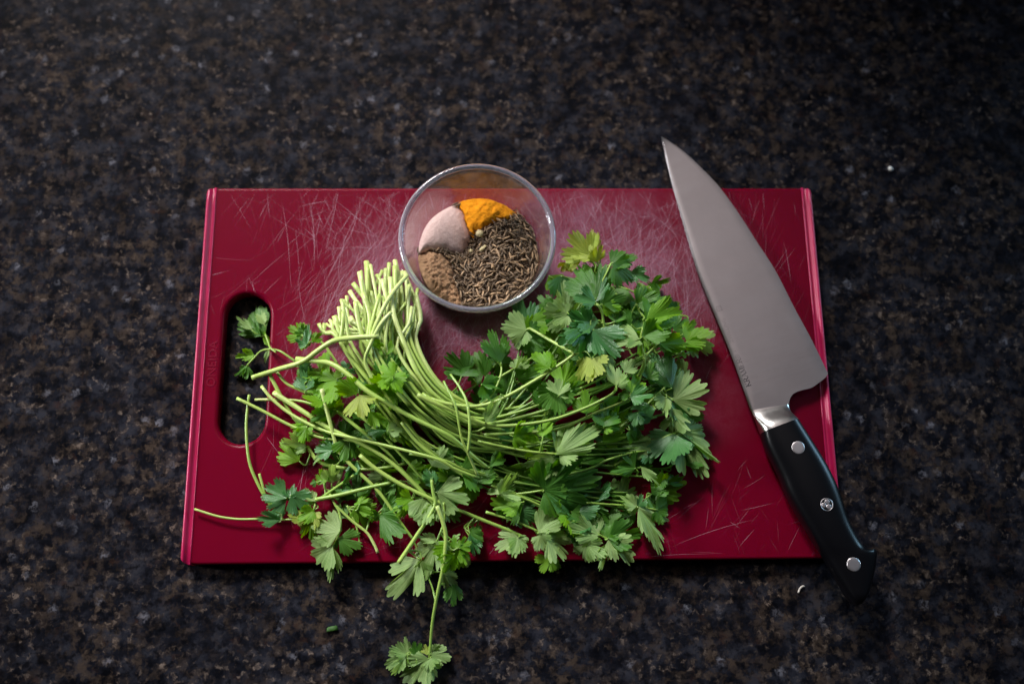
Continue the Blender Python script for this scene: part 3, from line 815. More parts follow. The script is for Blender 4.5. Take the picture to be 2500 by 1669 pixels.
# --- cut bunch, fanned towards the bowl
tops = [(742, 738), (760, 700), (785, 680), (815, 645), (840, 605), (870, 625), (905, 600), (930, 635), (950, 680)]
tx = [a for a, b in tops]; ty = [b for a, b in tops]
ends_hi = [(1440, 760), (1390, 640), (1480, 690), (1530, 760), (1330, 830), (1250, 850), (1420, 850), (1580, 800), (1120, 870), (1210, 790)]
ends_md = [(1500, 900), (1560, 950), (1380, 930), (1450, 1000), (1300, 980), (1590, 1010), (1340, 1060), (1500, 1080), (1210, 960)]
ends_lo = [(1420, 1110), (1280, 1120), (1350, 1190), (1180, 1130), (1230, 1220), (1480, 1160), (1100, 1090), (1400, 1220)]
NB = 62
for i in range(NB):
    t = (i + random.uniform(-.4, .4)) / (NB - 1); t = max(0, min(1, t))
    x = 742 + t * 212 + random.gauss(0, 7); y = np.interp(x, tx, ty) + random.random() ** 1.5 * 90 - 6; y = min(y, 742)
    lv = random.uniform(.15, 1.15); q = random.gauss(0, 9)
    e = random.choice(ends_hi if t > .66 else ends_md if t > .33 else ends_lo)
    e = (e[0] + random.gauss(0, 15), e[1] + random.gauss(0, 12))
    lean = random.gauss(0, 24); tk = t; t = max(0, min(1, t + random.gauss(0, .26 if random.random() < .28 else .08)))
    pts = [(x, y, lv), ((x + 868 + (t - .5) * 165 + q) / 2 + lean * .4, (y + 785) / 2, lv), (868 + (t - .5) * 165 + q, 785 + random.gauss(0, 8), lv), (918 + (t - .5) * 150 + q, 868, lv * .95),
           (985 + (t - .5) * 140 + q, 945 + (.5 - t) * 55, lv * .85), (1085 + (t - .5) * 120, 1005 + (.5 - t) * 130, lv * .75),
           ((1085 + e[0]) / 2 + 25, (1005 + (.5 - t) * 130 + e[1]) / 2 + 22, lv * .7), (*e, lv * .65)]
    pts = [place(*N(0, a, b), l_) for a, b, l_ in pts]
    STEMS.append(Stem(pts, random.uniform(.0008, .0018), .0006, random.uniform(.75, 1.0), .12, 'bunch'+ ('1' if tk > .66 else '2' if tk > .33 else '3')))
# --- stems one can follow in the heap: (crop, points, level start, level end, r start, r end, pale start, pale end)
HAND = [
 (0, [(935, 630), (900, 672), (872, 722), (852, 790), (885, 865), (940, 930)], 1.3, 1.0, 1.6, 1.5, .95, .6, 'lean'),
 (0, [(897, 716), (872, 745), (850, 790), (838, 830), (860, 880)], 1.45, 1.1, 1.4, 1.4, .95, .7, 'a'),
 (0, [(958, 662), (945, 740), (928, 820), (945, 880), (1000, 950)], .6, .8, 1.3, 1.2, .75, .4, 'side'),
 (2, [(245, 1275), (480, 1200), (700, 1130), (870, 1010), (1000, 935), (1180, 910), (1400, 900)], 1.45, 1.3, 1.9, 2.1, .75, .8, 'thick'),
 (2, [(650, 1105), (850, 1125), (960, 1145), (1100, 1230), (1300, 1400), (1550, 1550), (1750, 1660), (1960, 1760), (2080, 1830), (2260, 1990), (2400, 2100)], 1.3, 1.15, 2.0, 1.3, .75, .35, 'a'),
 (4, [(650, 165), (800, 260), (1000, 390), (1070, 430), (1300, 540), (1480, 660), (1700, 870), (1780, 950)], 1.15, 1.1, 1.9, 1.2, .8, .45, 'a'),
 (4, [(565, 120), (640, 210), (780, 320), (1000, 430), (1200, 480), (1500, 550), (1800, 630), (1900, 690), (2080, 760)], 1.35, 1.2, 1.2, 1.1, .8, .45, 'a'),
 (4, [(395, 205), (570, 290), (760, 390), (950, 470), (1060, 490), (1300, 510), (1500, 560)], 1.6, .8, 1.2, 1.0, .7, .4, 'a'),
 (4, [(480, 180), (460, 400), (480, 640), (540, 800), (600, 905), (640, 960)], 1.2, .8, 1.1, 1.2, .55, .4, 'thin_left'),
 (4, [(550, 730), (570, 800), (592, 880), (640, 950)], .9, .8, 1.0, 1.0, .6, .5, 'x'),
 (4, [(100, 975), (260, 1025), (400, 1045), (540, 1045), (700, 1050), (850, 1045)], .4, .8, .8, .9, .75, .4, 'thin_edge'),
 (4, [(520, 215), (700, 215), (840, 225), (960, 260)], .9, .8, 1.1, 1.0, .9, .5, 'a'),
 (4, [(620, 30), (680, 150), (770, 310), (850, 420)], 1.2, .7, 1.5, 1.1, .75, .5, 'a'),
 (4, [(670, 20), (740, 100), (830, 145), (950, 200)], 1.0, .8, 1.1, 1.1, .75, .5, 'a'),
 (4, [(985, 140), (1010, 240), (1050, 400), (1088, 540), (1100, 570), (1200, 680), (1330, 800), (1410, 890), (1500, 1020), (1620, 1185)], 1.4, .9, 1.6, 1.0, .95, .4, 'a'),
 (4, [(885, 540), (960, 640), (1080, 680), (1280, 700), (1470, 680), (1560, 660)], .9, .9, 1.4, 1.1, .7, .4, 'a'),
 (4, [(1250, 600), (1370, 700), (1550, 810), (1720, 890), (1880, 960), (2080, 1040), (2280, 1120), (2390, 1170)], 1.2, 1.1, 1.5, 1.2, .7, .4, 'a'),
 (4, [(940, 910), (1100, 880), (1320, 825), (1480, 790)], 1.3, 1.0, 1.7, 1.4, .5, .35, 'a'),
 (4, [(1520, 1350), (1640, 1170), (1770, 960), (1760, 860), (1750, 770)], 2.0, 1.2, 1.6, 1.2, .7, .4, 'down'),
 (6, [(700, -60), (750, 80), (778, 200), (775, 330), (750, 530), (700, 760), (655, 1020), (630, 1310), (610, 1345)], 1.6, .6, 1.5, .9, .75, .35, 'bottom'),
 (6, [(760, -90), (770, 0), (760, 100), (700, 260)], 1.5, 1.4, .9, .8, .5, .4, 'x'),
 (4, [(1040, 870), (1070, 930), (1110, 1010), (1115, 1120), (1065, 1230)], 1.0, .8, .8, .7, .5, .5, 'x'),
 (4, [(1080, 950), (1200, 1060), (1300, 1140), (1350, 1220), (1375, 1280)], .9, .4, .9, 1.1, .5, .9, 'x'),
 (4, [(1160, 950), (1190, 1010), (1230, 1110), (1250, 1220)], .9, .5, .7, .6, .4, .4, 'x'),
 (5, [(250, -60), (290, 20), (340, 130), (380, 350), (430, 470), (500, 630)], 1.2, 1.4, .8, 1.0, .35, .8, 'snap'),
 (5, [(300, -110), (370, -10), (425, 110), (442, 300), (430, 460)], 1.1, 1.45, .8, 1.1, .4, .7, 'snap'),
 (3, [(715, 825), (740, 822), (900, 915), (1040, 992), (1056, 1003), (1048, 1018), (870, 1140), (560, 1320), (350, 1390), (150, 1375), (0, 1335)], 1.2, 1.1, 1.0, 1.5, .65, .65, 'kinked'),
 (3, [(1370, 1270), (1310, 1320), (1100, 1420), (850, 1500), (500, 1535), (300, 1480), (60, 1370), (-60, 1300)], 1.1, 1.05, .9, 1.6, .4, .6, 'b'),
 (3, [(1470, 1320), (1440, 1350), (1240, 1430), (1000, 1540), (800, 1580), (400, 1600)], 1.1, .9, .8, 1.3, .6, .4, 'b'),
 (3, [(1590, 750), (1550, 890), (1580, 1050), (1550, 1180), (1500, 1280)], 1.15, .9, .7, 1.0, .45, .4, 'b'),
 (3, [(1760, 900), (1690, 930), (1600, 1010), (1540, 1150), (1480, 1250)], 1.1, .8, .6, .9, .45, .4, 'b'),
 (3, [(1230, 640), (1262, 690), (1275, 760), (1290, 850), (1330, 960)], 1.25, .8, .9, 1.0, .5, .4, 'b'),
 (3, [(1010, 700), (1060, 760), (1150, 850), (1240, 960)], 1.1, .7, .7, .9, .4, .4, 'b'),
 (3, [(1330, 345), (1300, 410), (1260, 500), (1250, 640), (1270, 720)], 1.2, .9, .7, .9, .5, .4, 'b'),
 (3, [(520, 1060), (525, 1130), (500, 1220), (440, 1330), (330, 1400)], .9, .8, .7, 1.0, .45, .5, 'b'),
 (3, [(760, 1030), (625, 1110), (480, 1200), (380, 1290)], .9, .8, .8, 1.1, .5, .5, 'b'),
 (5, [(0, 470), (250, 520), (400, 590), (560, 640)], 1.1, 1.0, 1.2, .9, .5, .4, 'b'),
 (5, [(600, 700), (820, 790), (1030, 885), (1250, 990), (1400, 1070), (1465, 1100)], 1.1, 1.2, 1.1, .7, .45, .35, 'b'),
 (5, [(500, 380), (730, 430), (900, 458), (1080, 475)], 1.0, 1.2, 1.0, .8, .45, .5, 'b'),
 (5, [(560, 900), (780, 970), (950, 1045)], 1.1, 1.3, 1.0, .7, .45, .4, 'b'),
 (5, [(640, 780), (820, 765), (980, 742)], 1.0, 1.15, .9, .8, .45, .4, 'b'),
 (5, [(1100, 640), (1330, 580), (1450, 520), (1640, 465), (1770, 450)], .9, 1.0, 1.1, .8, .3, .3, 'b'),
 (5, [(1300, 830), (1400, 840), (1550, 850), (1670, 862), (1820, 885)], .9, .9, .8, .6, .35, .35, 'b'),
 (5, [(1480, 330), (1650, 200), (1800, 60), (1920, -60), (1990, -150)], .9, .8, 1.2, .7, .3, .3, 'b'),
 (5, [(1500, 560), (1700, 450), (1880, 350), (1990, 310)], .8, .9, 1.0, .7, .3, .3, 'b'),
 (7, [(860, 720), (745, 640), (700, 622), (640, 612), (560, 630), (500, 690), (440, 755)], .8, .5, .8, .7, .45, .45, 'hole'),
 (7, [(690, 640), (640, 600), (625, 560), (600, 490), (590, 470)], .6, .3, .7, .6, .45, .45, 'hole2'),
 (4, [(740, 905), (860, 930), (950, 915), (1050, 850), (1210, 740)], .9, .9, 1.0, 1.2, .45, .4, 'x'),
 (2, [(700, 1010), (760, 960), (840, 930), (920, 1000), (1020, 1150)], 1.2, .9, .8, 1.1, .5, .6, 'x'),
 (4, [(1100, 300), (1250, 420), (1420, 560), (1560, 720), (1700, 860)], .9, .9, 1.3, 1.0, .5, .3, 'a'),
 (4, [(1220, 300), (1400, 450), (1540, 600), (1700, 780)], .9, .8, 1.2, 1.0, .6, .3, 'a'),
 (4, [(1540, 370), (1640, 500), (1760, 600), (1900, 690), (2050, 800)], 1.1, 1.0, 1.2, 1.0, .6, .4, 'a'),
 (4, [(1650, 180), (1780, 240), (1900, 290), (2080, 380), (2260, 430)], 1.2, .9, 1.8, 1.2, .75, .3, 'a'),
]
for c, pts, l0, l1, r0, r1, p0, p1, kind in HAND:
    m = len(pts) - 1
    P = [place(*N(c, x, y), l0 + (l1 - l0) * k / m) for k, (x, y) in enumerate(pts)]
    if kind == 'hole' or kind == 'hole2':
        P = [at(*N(c, x, y), max(.004, T + .006 - .012 * max(0, k - (1 if kind == 'hole' else 0)) / m)) for k, (x, y) in enumerate(pts)]
    if kind == 'bottom':
        P = []
        zs = (.036, .034, .032, .030, .026, .020, .013, .007, .005)
        for (x, y), z in zip(pts, zs): P.append(at(*N(c, x, y), z))
    STEMS.append(Stem(P, r0 * .00088, r1 * .00084, p0, p1, kind))

# --- leaf blades: crop, base x, base y, tip x, tip y, width, look (, level)
LV = [
 (3,1180,300,1040,110,1.0,'y',1.0),(3,1190,290,1190,110,.5,'y',1.05),(3,1230,330,1260,200,.8,'y',1.0),(3,1120,310,980,290,.9,'y',.95),(3,1220,600,1130,310,.8,'d',1.15),
 (3,1220,620,1290,420,.6,'g',1.15),(3,1220,625,1060,590,.9,'g',1.2),(3,1330,350,1520,270,.7,'d',1.05),(3,1350,340,1500,470,.95,'d',1.2),(3,1480,400,1610,470,.8,'g',.9),
 (3,1330,420,1400,540,.8,'g',.8),(3,1010,700,990,470,.6,'p',.8),(3,1010,705,840,680,1.15,'p',1.1),(3,1020,720,900,800,.7,'p',1.05),(3,1270,640,1440,580,.95,'d',1.1),
 (3,1270,650,1400,690,.8,'b',1.05),(3,1240,760,1040,740,.9,'g',1.05),(3,880,660,800,580,.8,'k',.5),(3,710,830,530,800,1.2,'p',1.25),(3,710,835,620,970,.7,'p',1.2),
 (3,740,820,790,765,.9,'d',1.2),(3,520,1070,450,810,.75,'d',1.0),(3,500,1060,340,920,.3,'d',.9),(3,510,1080,600,930,.6,'d',.9),(3,1180,800,1130,1050,1.3,'g',1.15),
 (3,1180,800,950,930,.6,'g',1.1),(3,1200,830,1380,1040,1.0,'g',1.15),(3,1540,895,1250,800,.75,'p',1.3),(3,1540,900,1450,980,.8,'p',1.25),(3,1590,760,1850,700,.5,'b',1.35),
 (3,1580,740,1710,590,.75,'d',1.2),(3,1520,640,1670,560,.85,'d',1.0),(3,1600,650,1780,590,.6,'d',1.0),(3,1570,880,1790,750,.6,'d',1.25),(3,1690,930,2005,940,.3,'b',1.2),
 (3,1890,920,2030,830,.95,'b',1.0),(3,1870,850,1960,760,.8,'b',.9),(3,1790,830,1900,760,.9,'k',.7),(3,1700,980,1830,900,.8,'d',.8),(3,1480,790,1370,690,.9,'d',1.0),
 (3,1360,770,1500,740,.9,'d',1.0),(3,720,890,840,980,.9,'k',.8),(3,880,1110,750,1000,.8,'b',1.25),(3,880,1100,920,1030,.6,'b',1.2),(3,625,1110,745,1040,.5,'p',1.0),
 (3,1190,1040,1060,1180,1.0,'y',1.2),(3,1190,1040,1280,1160,1.1,'y',1.2),(3,1370,1240,1340,1060,.6,'p',1.25),(3,1430,1140,1500,1060,.9,'p',1.1),(3,1480,1290,1530,1140,.8,'b',1.2),
 (3,1470,1320,1650,1330,.75,'g',1.25),(3,1470,1310,1385,1300,.8,'d',1.2),(3,950,1310,950,1190,1.1,'p',1.1),(3,1000,1300,1110,1215,.7,'d',1.0),(3,930,1270,800,1400,1.0,'k',1.0),
 (3,930,1270,960,1450,1.1,'k',1.0),(3,1150,1450,1140,1270,.85,'b',1.05),(3,1660,1410,1430,1470,.55,'g',1.3),(3,1530,1440,1500,1540,.9,'g',1.2),(3,1280,1540,1290,1370,.85,'d',1.15),
 (3,1280,1550,1390,1480,.8,'b',1.1),(3,1780,1260,1650,980,.7,'g',1.1),(3,1800,1340,1840,1090,.8,'g',1.0),(3,1790,1350,2040,1240,.9,'p',1.0),(3,1780,1360,1890,1490,.8,'g',.7),
 (3,1740,1330,1750,1490,.35,'p',.9),(3,1600,1190,1640,1070,.8,'d',1.0),(3,230,1170,270,1070,1.4,'k',.7),(3,520,1300,430,1440,.4,'p',1.2),(3,380,1230,570,1230,.5,'d',1.0),
 (3,1020,1040,1090,940,.8,'k',.7),(3,1850,1010,1900,1010,.8,'b',1.0),(3,1690,850,1790,900,.7,'d',.8),(3,1560,560,1610,470,.7,'b',.7),(3,1000,330,1060,400,.9,'y',.8),
 (5,560,240,665,80,.35,'p',1.2),(5,760,345,920,260,.8,'b',1.1),(5,980,345,1000,200,.55,'b',1.15),(5,1080,470,1180,280,.9,'p',1.25),(5,1080,475,1420,280,.55,'p',1.4),
 (5,1100,480,1235,505,.7,'p',1.35),(5,1060,500,820,575,.5,'p',1.1),(5,990,740,1130,530,1.1,'d',1.3),(5,990,745,1390,640,.7,'d',1.3),(5,990,750,1190,880,.8,'d',1.25),
 (5,660,770,820,620,.5,'P',1.5),(5,660,775,830,790,.5,'P',1.4),(5,590,570,725,430,.5,'d',1.2),(5,500,690,590,530,.8,'d',1.1),(5,380,600,600,630,.9,'k',1.0),
 (5,820,830,610,860,1.0,'b',1.2),(5,830,850,720,970,.9,'d',1.1),(5,190,690,110,600,.8,'g',1.2),(5,180,740,310,640,.8,'g',1.1),(5,200,760,440,800,1.0,'p',1.25),
 (5,200,770,310,950,.8,'p',1.15),(5,160,850,20,950,1.1,'p',1.2),(5,170,860,150,1000,.8,'p',1.1),(5,950,1055,1090,850,.7,'P',1.6),(5,950,1060,1150,1010,.6,'P',1.5),
 (5,960,1070,930,1190,.9,'P',1.5),(5,1020,1080,1150,1240,1.0,'p',1.3),(5,1390,1070,1150,1030,.9,'p',1.4),(5,1300,1140,1310,1270,1.1,'p',1.3),(5,1300,1140,1440,1210,1.1,'p',1.3),
 (5,1460,1095,1550,1020,.9,'d',1.5),(5,1460,1100,1730,1050,.65,'d',1.4),(5,1460,1105,1650,1250,.7,'p',1.4),(5,1470,1120,1400,1315,.45,'p',1.2),(5,1040,1240,960,1340,1.0,'b',1.0),
 (5,1040,1240,1110,1320,.8,'b',1.0),(5,800,1085,630,1170,.85,'p',1.3),(5,800,1090,750,1240,.85,'p',1.2),(5,810,1090,840,1190,.8,'p',1.2),(5,450,1090,520,1205,.8,'g',.9),
 (5,460,1080,530,1000,.8,'d',.9),(5,1770,450,1560,390,.7,'p',1.2),(5,1770,460,1720,550,.8,'g',1.1),(5,1960,340,1770,440,.9,'g',1.0),(5,1950,330,1900,600,1.0,'g',1.0),
 (5,1990,310,2150,640,.6,'p',1.1),(5,1985,310,2260,530,.22,'p',1.1),(5,1920,140,1985,330,.5,'p',.9),(5,1660,580,1480,600,.4,'d',1.1),(5,1700,570,1830,710,.45,'P',1.3),
 (5,1670,860,1530,790,.6,'p',1.2),(5,1680,870,1880,1170,.42,'p',1.2),(5,1810,885,1950,810,.8,'d',.9),(5,1820,890,1860,990,.9,'d',.8),(5,1680,860,1710,770,.8,'g',1.0),
 (5,1420,780,1520,690,.9,'k',.8),(5,1780,770,1900,680,.9,'k',.8),(5,1850,610,1800,730,.9,'k',.8),(5,1250,900,1390,870,.8,'g',1.0),(5,1620,300,1650,410,.7,'d',1.0),
 (5,1900,690,2010,650,.8,'g',.7),(5,1980,200,2050,250,.8,'k',.5),(5,760,880,960,960,.9,'g',.9),(5,1190,900,1330,960,.9,'d',.9),
 (4,870,150,870,10,1.1,'g',1.15),(4,990,100,920,50,.8,'d',1.0),(4,1240,170,1110,80,1.1,'b',1.2),(4,1250,180,1290,340,1.4,'y',1.15),(4,1240,160,1250,30,.9,'d',1.1),
 (4,1000,230,845,200,.8,'b',1.2),(4,990,240,950,320,1.1,'b',1.15),(4,1000,220,1100,190,.9,'b',1.1),(4,990,220,930,160,.8,'b',1.15),(4,1320,290,1430,410,.6,'b',1.1),
 (4,1450,50,1520,180,1.0,'b',1.15),(4,880,400,760,385,.9,'b',1.3),(4,880,410,830,520,.85,'b',1.35),(4,870,390,820,340,.8,'b',1.25),(4,880,400,920,450,.9,'b',1.2),
 (4,870,545,715,500,.8,'p',1.2),(4,850,540,810,600,.8,'p',1.1),(4,1060,565,930,560,.8,'g',1.1),(4,1045,560,1040,480,.8,'g',1.1),(4,1000,580,920,655,.4,'p',.9),
 (4,1000,800,985,700,.7,'b',1.1),(4,950,790,905,800,.9,'d',1.0),(4,740,900,600,820,1.0,'g',1.7),(4,740,910,600,960,.85,'g',1.5),(4,760,900,790,805,.7,'g',1.6),
 (4,770,880,890,980,1.0,'g',1.8),(4,700,1050,535,1040,.65,'g',1.4),(4,710,1040,640,1000,.5,'p',1.3),(4,860,1035,750,1030,.8,'y',1.2),(4,850,1045,830,1095,1.0,'y',1.1),
 (4,940,920,880,850,.7,'p',1.5),(4,930,980,880,1250,.45,'b',1.4),(4,930,1000,930,1130,.55,'y',1.3),(4,1110,1130,940,1090,1.1,'p',1.5),(4,1060,1230,890,1340,1.0,'p',1.4),
 (4,1060,1240,1030,1475,.7,'p',1.2),(4,1100,1180,1260,1240,.8,'d',1.0),(4,1105,1180,1130,1280,.9,'d',.9),(4,1220,960,1310,1110,.6,'b',1.2),(4,1250,940,1290,860,.7,'b',1.2),
 (4,1390,1010,1570,1150,.9,'k',.7),(4,1380,1000,1320,1060,.9,'k',.7),(4,1500,1000,1420,950,.9,'k',.7),(4,1610,900,1495,930,.9,'b',1.1),(4,1620,900,1540,1030,.95,'b',1.1),
 (4,1690,900,1680,1085,.95,'p',1.15),(4,1750,780,1700,690,.8,'d',1.25),(4,1440,430,1280,440,.3,'g',1.2),(4,1450,420,1535,530,.5,'p',1.2),(4,1230,640,1130,800,.3,'g',.9),
 (4,1190,840,1120,830,.8,'g',1.0),(4,1320,440,1290,540,.9,'k',.8),(4,1190,640,1120,560,.8,'k',.7),(4,1500,790,1430,870,.9,'k',.6),
 (6,700,260,560,610,.75,'p',1.5),(6,700,265,510,220,.4,'p',1.4),(6,540,430,330,735,.9,'p',1.2),(6,560,440,610,620,.7,'p',1.2),(6,760,540,880,690,.8,'p',1.3),
 (6,860,640,840,850,.75,'d',1.2),(6,910,330,720,490,1.0,'b',3.0),(6,900,320,1010,270,1.0,'b',3.0),(6,880,330,860,235,.9,'b',3.0),(6,860,380,760,550,.8,'b',2.9),
 (6,1000,390,890,510,.7,'p',1.5),(6,840,240,905,205,.7,'p',1.5),(6,1000,180,1105,270,.9,'d',1.0),(6,1000,200,1040,395,.5,'g',1.2),
 (6,430,1295,260,1260,.75,'p',.8),(6,430,1285,410,1135,.5,'p',.9),(6,410,1300,210,1410,.8,'p',.7),(6,440,1310,300,1480,.42,'p',.8),(6,510,1335,480,1180,.85,'d',.6),
 (6,610,1300,590,1205,.85,'y',.7),(6,650,1295,815,1340,1.0,'p',.8),(6,650,1275,730,1205,.75,'p',.8),(6,625,1335,390,1565,.75,'P',.9),(6,640,1330,660,1450,.8,'P',.8),(6,560,1330,500,1400,1.0,'p',.7),
 (7,600,480,350,290,.6,'d',.25),(7,590,400,530,240,.4,'p',.35),(7,560,500,480,380,.9,'d',.3),(7,480,445,360,345,.35,'p',.35),(7,630,590,598,475,.4,'b',.35),
 (7,500,665,350,690,.6,'b',.3),(7,440,755,320,830,.8,'d',.2),(7,450,760,430,870,.85,'d',.2),(7,630,615,585,725,.5,'p',.3),
 (2,700,890,590,820,1.0,'b',1.3),(2,710,890,700,780,.8,'d',1.25),(2,740,980,760,800,.38,'g',1.4),(2,790,950,880,860,.65,'b',1.3),(2,720,960,680,1020,.9,'b',1.2),
 (2,670,1180,810,1220,1.2,'g',1.0),(2,800,1300,935,1270,.5,'d',1.1),(2,940,1360,1030,1290,.9,'d',.9),(2,1120,1195,1060,1110,.8,'g',1.0),(2,1540,1250,1410,1170,.9,'b',1.35),
 (2,1540,1280,1595,1430,.7,'b',1.3),(2,1340,945,1440,975,.6,'b',1.2),(2,1110,1200,1190,1240,.5,'g',1.1),
]
LEAVES = []
for c, bx, by, tx_, ty_, wd, look, lev in LV:
    B = place(*N(c, bx, by), lev); 
    px, py = N(c, tx_, ty_)
    if c == 7:
        B = at(*N(c, bx, by), .006); Tt = at(px, py, .005 + random.uniform(-.002, .001))
    elif c == 6 and by > 1000:
        B = at(*N(c, bx, by), .008); Tt = at(px, py, .004 + random.uniform(.0, .010))
    else:
        Tt = at(px, py, B[2])
        ln = np.linalg.norm(Tt - B); dz = random.uniform(-.42, .30) * ln
        if B[1] < -.115: dz = random.uniform(-.5, 0) * ln
        Tt = at(px, py, max(floor_z(*Tt[:2]) + .003, B[2] + dz))
    LEAVES.append((B, Tt, wd, look))
    if c != 7 and random.random() < .40:       # a smaller sibling blade from the same node
        a = random.choice((-1, 1)) * random.uniform(.6, 1.25); v_ = (Tt - B) * random.uniform(.45, .75)
        T2 = B + np.array([v_[0] * math.cos(a) - v_[1] * math.sin(a), v_[0] * math.sin(a) + v_[1] * math.cos(a), v_[2] + random.uniform(-.004, .002)])
        T2[2] = max(T2[2], floor_z(*T2[:2]) + .002)
        LEAVES.append((B + np.array([0, 0, -.0006]), T2, random.uniform(.7, 1.0), look))
# filler leaves lower down inside the heap
def fill(n, x0, x1, y0, y1, looks, lv0, lv1, inside):
    k = 0
    while k < n:
        x, y = random.uniform(x0, x1), random.uniform(y0, y1)
        if not inside(x, y): continue
        k += 1; a = random.uniform(0, 6.28); ln = random.uniform(40, 78); lev = random.uniform(lv0, lv1)
        B = place(x, y, lev); Tt = at(x + ln * math.cos(a), y + ln * math.sin(a), 0); 
        Tt = at(x + ln * math.cos(a), y + ln * math.sin(a), max(T + .002, B[2] + random.uniform(-.4, .3) * ln * .00026))
        LEAVES.append((B, Tt, random.uniform(.6, 1.1), random.choice(looks)))
inE = lambda cx, cy, rx, ry: (lambda x, y: ((x - cx) / rx) ** 2 + ((y - cy) / ry) ** 2 < 1)
fill(90, 1150, 1740, 620, 1340, 'ddbgp', .10, .62, inE(1470, 940, 225, 330))
fill(44, 1100, 1640, 1020, 1330, 'ddbg', .1, .6, inE(1370, 1170, 260, 130))
fill(26, 760, 1200, 900, 1330, 'ddb', .1, .7, inE(980, 1090, 200, 190))
fill(26, 640, 1150, 980, 1300, 'ddbp', .4, 1.0, inE(900, 1130, 230, 150))
fill(12, 740, 980, 850, 1080, 'bbd', .6, 1.1, inE(860, 960, 120, 110))
fill(12, 1080, 1300, 860, 1050, 'dd', .1, .6, inE(1190, 950, 110, 90))

# --- assemble sprigs
allP = np.concatenate([s.P for s in STEMS]); own = np.concatenate([[i] * len(s.P) for i, s in enumerate(STEMS)]); loc_ = np.concatenate([np.arange(len(s.P)) for s in STEMS])
fr = np.concatenate([np.arange(len(s.P)) / (len(s.P) - 1) for s in STEMS])
isb = np.array([STEMS[i].kind[:5] == 'bunch' for i in own])
ok = ~(isb & (fr < .38))
for B, Tt, wd, look in LEAVES:
    ax = Tt - B; L_ = np.linalg.norm(ax); ax = ax / L_
    d = allP - B; dist = np.linalg.norm(d, axis=1)
    cost = dist + np.where((d @ ax) > .35 * dist, .012, 0) + np.where(d[:, 2] > .004, .01, 0); cost[~ok] = 9
    j = int(np.argmin(cost)); s = STEMS[own[j]]; q = allP[j]; D = np.linalg.norm(q - B)
    s.leaves.append((B, Tt, wd, look))
    if D > .0008:
        to = (q - B) / D
        if float(np.dot(-ax, to)) > .25:
            back = B - ax * min(.012, D * .5); back[2] = max(min(back[2], B[2]) - .0005, floor_z(*back[:2]) + .001)
            mid = (back + q) / 2; mid[2] = max(mid[2] - .001, floor_z(*mid[:2]) + .001); path = [q, mid, back, B]
        else:
            mid = (B + q) / 2; mid[2] = max(min(B[2], q[2], mid[2]) - .002, floor_z(*mid[:2]) + .001); path = [q, mid, B]
        s.pet.append((path, .00065 if L_ > .016 else .0005))
M_stem = mat_stem()
specials = {'lean': 'pale coriander stem leaning right across the others to touch the bowl rim', 'side': 'lone upright coriander stem just below the glass bowl', 'thick': 'thick pale coriander stem bent over the bunch, its cut end above the handle cut-out', 'kinked': 'coriander sprig with its pale stem snapped into a sharp V below the bowl', 'bottom': 'coriander sprig hanging over the board edge with its leaves on the counter',
            'thin_edge': 'thin coriander stalk reaching to the left edge strip of the board', 'hole': 'small coriander sprig drooping into the handle cut-out', 'hole2': 'coriander sprig with broad curled leaf lying in the handle cut-out',
            'down': 'thick cut coriander stem pointing over the board front edge', 'thin_left': 'thin coriander stalk standing across the end of the handle cut-out'}
cnt = {}
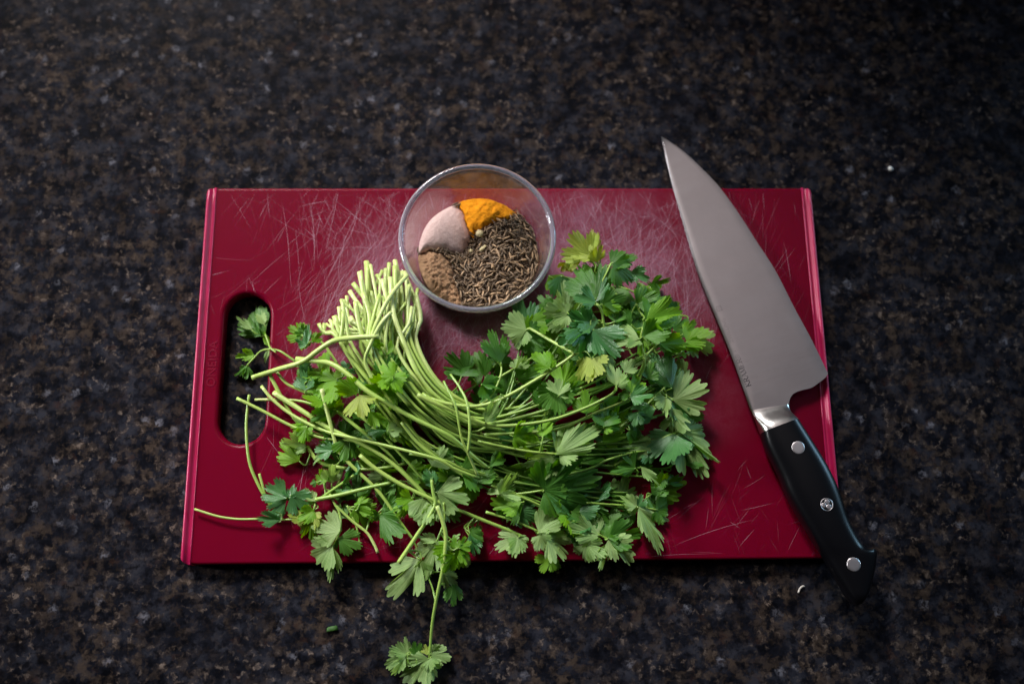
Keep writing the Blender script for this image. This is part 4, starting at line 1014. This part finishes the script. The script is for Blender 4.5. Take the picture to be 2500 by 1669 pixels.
for s in STEMS:
    base = Vector((float(s.P[0][0]), float(s.P[0][1]), float(min(s.P[0][2], s.P[-1][2]))))
    rt = empty('coriander_sprig', base)
    V, F, A = [], [], []; m = len(s.P); t = np.linspace(0, 1, m)
    off = np.array(base)
    rad = s.r0 + (s.r1 - s.r0) * t; 
    pal = s.p0 + (s.p1 - s.p0) * (np.clip(t * 1.5 - .12, 0, 1) if s.kind[:5] == 'bunch' else t)
    tube(V, F, A, s.P - off, rad, pal)
    for pts, r in s.pet:
        P = resample([tuple(p_) for p_ in pts], 14); tube(V, F, A, P - off, np.linspace(r * 1.25, r * .8, 14), np.full(14, .30), 6)
    obj('stem', mesh('stem', V, F, attrs={'pale': A}), M_stem, rt)
    for B, Tt, wd, look in s.leaves:
        ax = Vector(Tt - B); L_ = ax.length * 1.04; ax.normalize()
        nrm = Vector((random.gauss(0, .30), random.gauss(0, .30), 1)); nrm = (nrm - ax * nrm.dot(ax)).normalized()
        sd = ax.cross(nrm)
        o = obj('leaf', random.choice(LEAFV[look]), None, rt)
        wsc = L_ * wd * .86 * random.choice((1, -1)); zs = L_ * .9
        Mx = Matrix((sd * wsc, ax * L_, nrm * zs)).transposed().to_4x4()
        if random.random() < .5 and wsc > 0: pass
        Mx.translation = Vector(B) - base; o.matrix_local = Mx
    n_leaf = len(s.leaves)
    nth = cnt.get(s.kind, 0); cnt[s.kind] = nth + 1
    if s.kind in specials: tag(rt, specials[s.kind], 'coriander')
    elif s.kind == 'snap': tag(rt, 'thin coriander stalk with broken tip lying on top of the heap', 'coriander', 'broken stalks on the coriander heap')
    else:
        tp = s.P[-1] if s.kind != 'b' or s.P[0][0] < s.P[-1][0] else s.P[0]
        x_, y_ = float(tp[0]), float(tp[1])
        if y_ < -.105: lm_ = 'at the board front edge'
        elif x_ < -.115: lm_ = 'by the handle cut-out'
        elif math.hypot(x_ + .023, y_ - .073) < .080: lm_ = 'below the glass bowl'
        elif x_ > .075: lm_ = 'on the knife side'
        elif y_ < -.065: lm_ = 'in the front heap'
        else: lm_ = 'in mid heap'
        th_ = 'thick' if s.r0 > .00125 or s.r1 > .00125 else 'thin'
        if n_leaf:
            lk = [l_[3].lower().replace('k', 'd') for l_ in s.leaves]; top_ = max(set(lk), key=lk.count)
            ld = {'d': 'dark green', 'b': 'bright green', 'y': 'yellowing', 'g': 'glossy blue-green', 'p': 'pale grey-green'}[top_]
            nm = 'one %s leaf' % ld if n_leaf == 1 else 'a few %s leaves' % ld if n_leaf < 5 else 'many %s leaves' % ld
        else: nm = 'no leaves'
        st_ = 'bunched ' if s.kind[:5] == 'bunch' else ''
        tag(rt, '%s %scoriander stem with %s, ending %s' % (th_, st_, nm, lm_), 'coriander', '%scoriander stems ending %s' % (st_, lm_))

# ------------------------------------------------------------------ crumbs and drops
M_white = mat_plain('white_crumb', (.8, .78, .74), .6, .4, nscale=400, var=.1)
M_fib = mat_plain('pale_fibre', (.55, .50, .45), .7, .3, nscale=400, var=.15)
p = at(2174, 412, .0012); chunk('crumb', 0, 0, 0, .0016, .0014, .0012, 'white crumb alone on the dark counter beyond the knife', 'crumb', M_white, loc=tuple(p))
p = at(811, 1534, .0012); chunk('crumb', 0, 0, 0, .0034, .0016, .0010, 'green herb crumb on the counter in front of the board', 'crumb', mat_plain('herb_crumb', (.03, .09, .012), .6, .4, nscale=500, var=.3), loc=tuple(p), rot=(0, 0, .2))
V, F, A = [], [], []
tube(V, F, A, resample([tuple(at(x, y, .0012)) for x, y in ((1949, 1446), (1953, 1436), (1960, 1430), (1965, 1431))], 12), np.array([.0006] * 10 + [.0005, .0002]), np.ones(12), 6)
tag(obj('fibre', mesh('fibre', V, F), M_fib), 'curved pale fibre on the counter beside the knife handle', 'fibre')
M_drop = mat_glass('water_drop', .0, 1.0)
V, F = lathe([(.00001, .0009), (.0008, .0008), (.0014, .0004), (.0016, 0.00002), (.00001, .00002)], 20)
dm = mesh('water_drop', V, F); dm.materials.append(M_drop)
for x, y in ((982, 661), (992, 668), (985, 672)):
    p = at(x, y, T); o = obj('water_drop', dm, None, None, (p[0], p[1], T + .0001)); o.scale = (.8, .8, .8)
    tag(o, 'tiny clear water drop on the board beside the bowl', 'water drop', 'water drops beside the bowl')
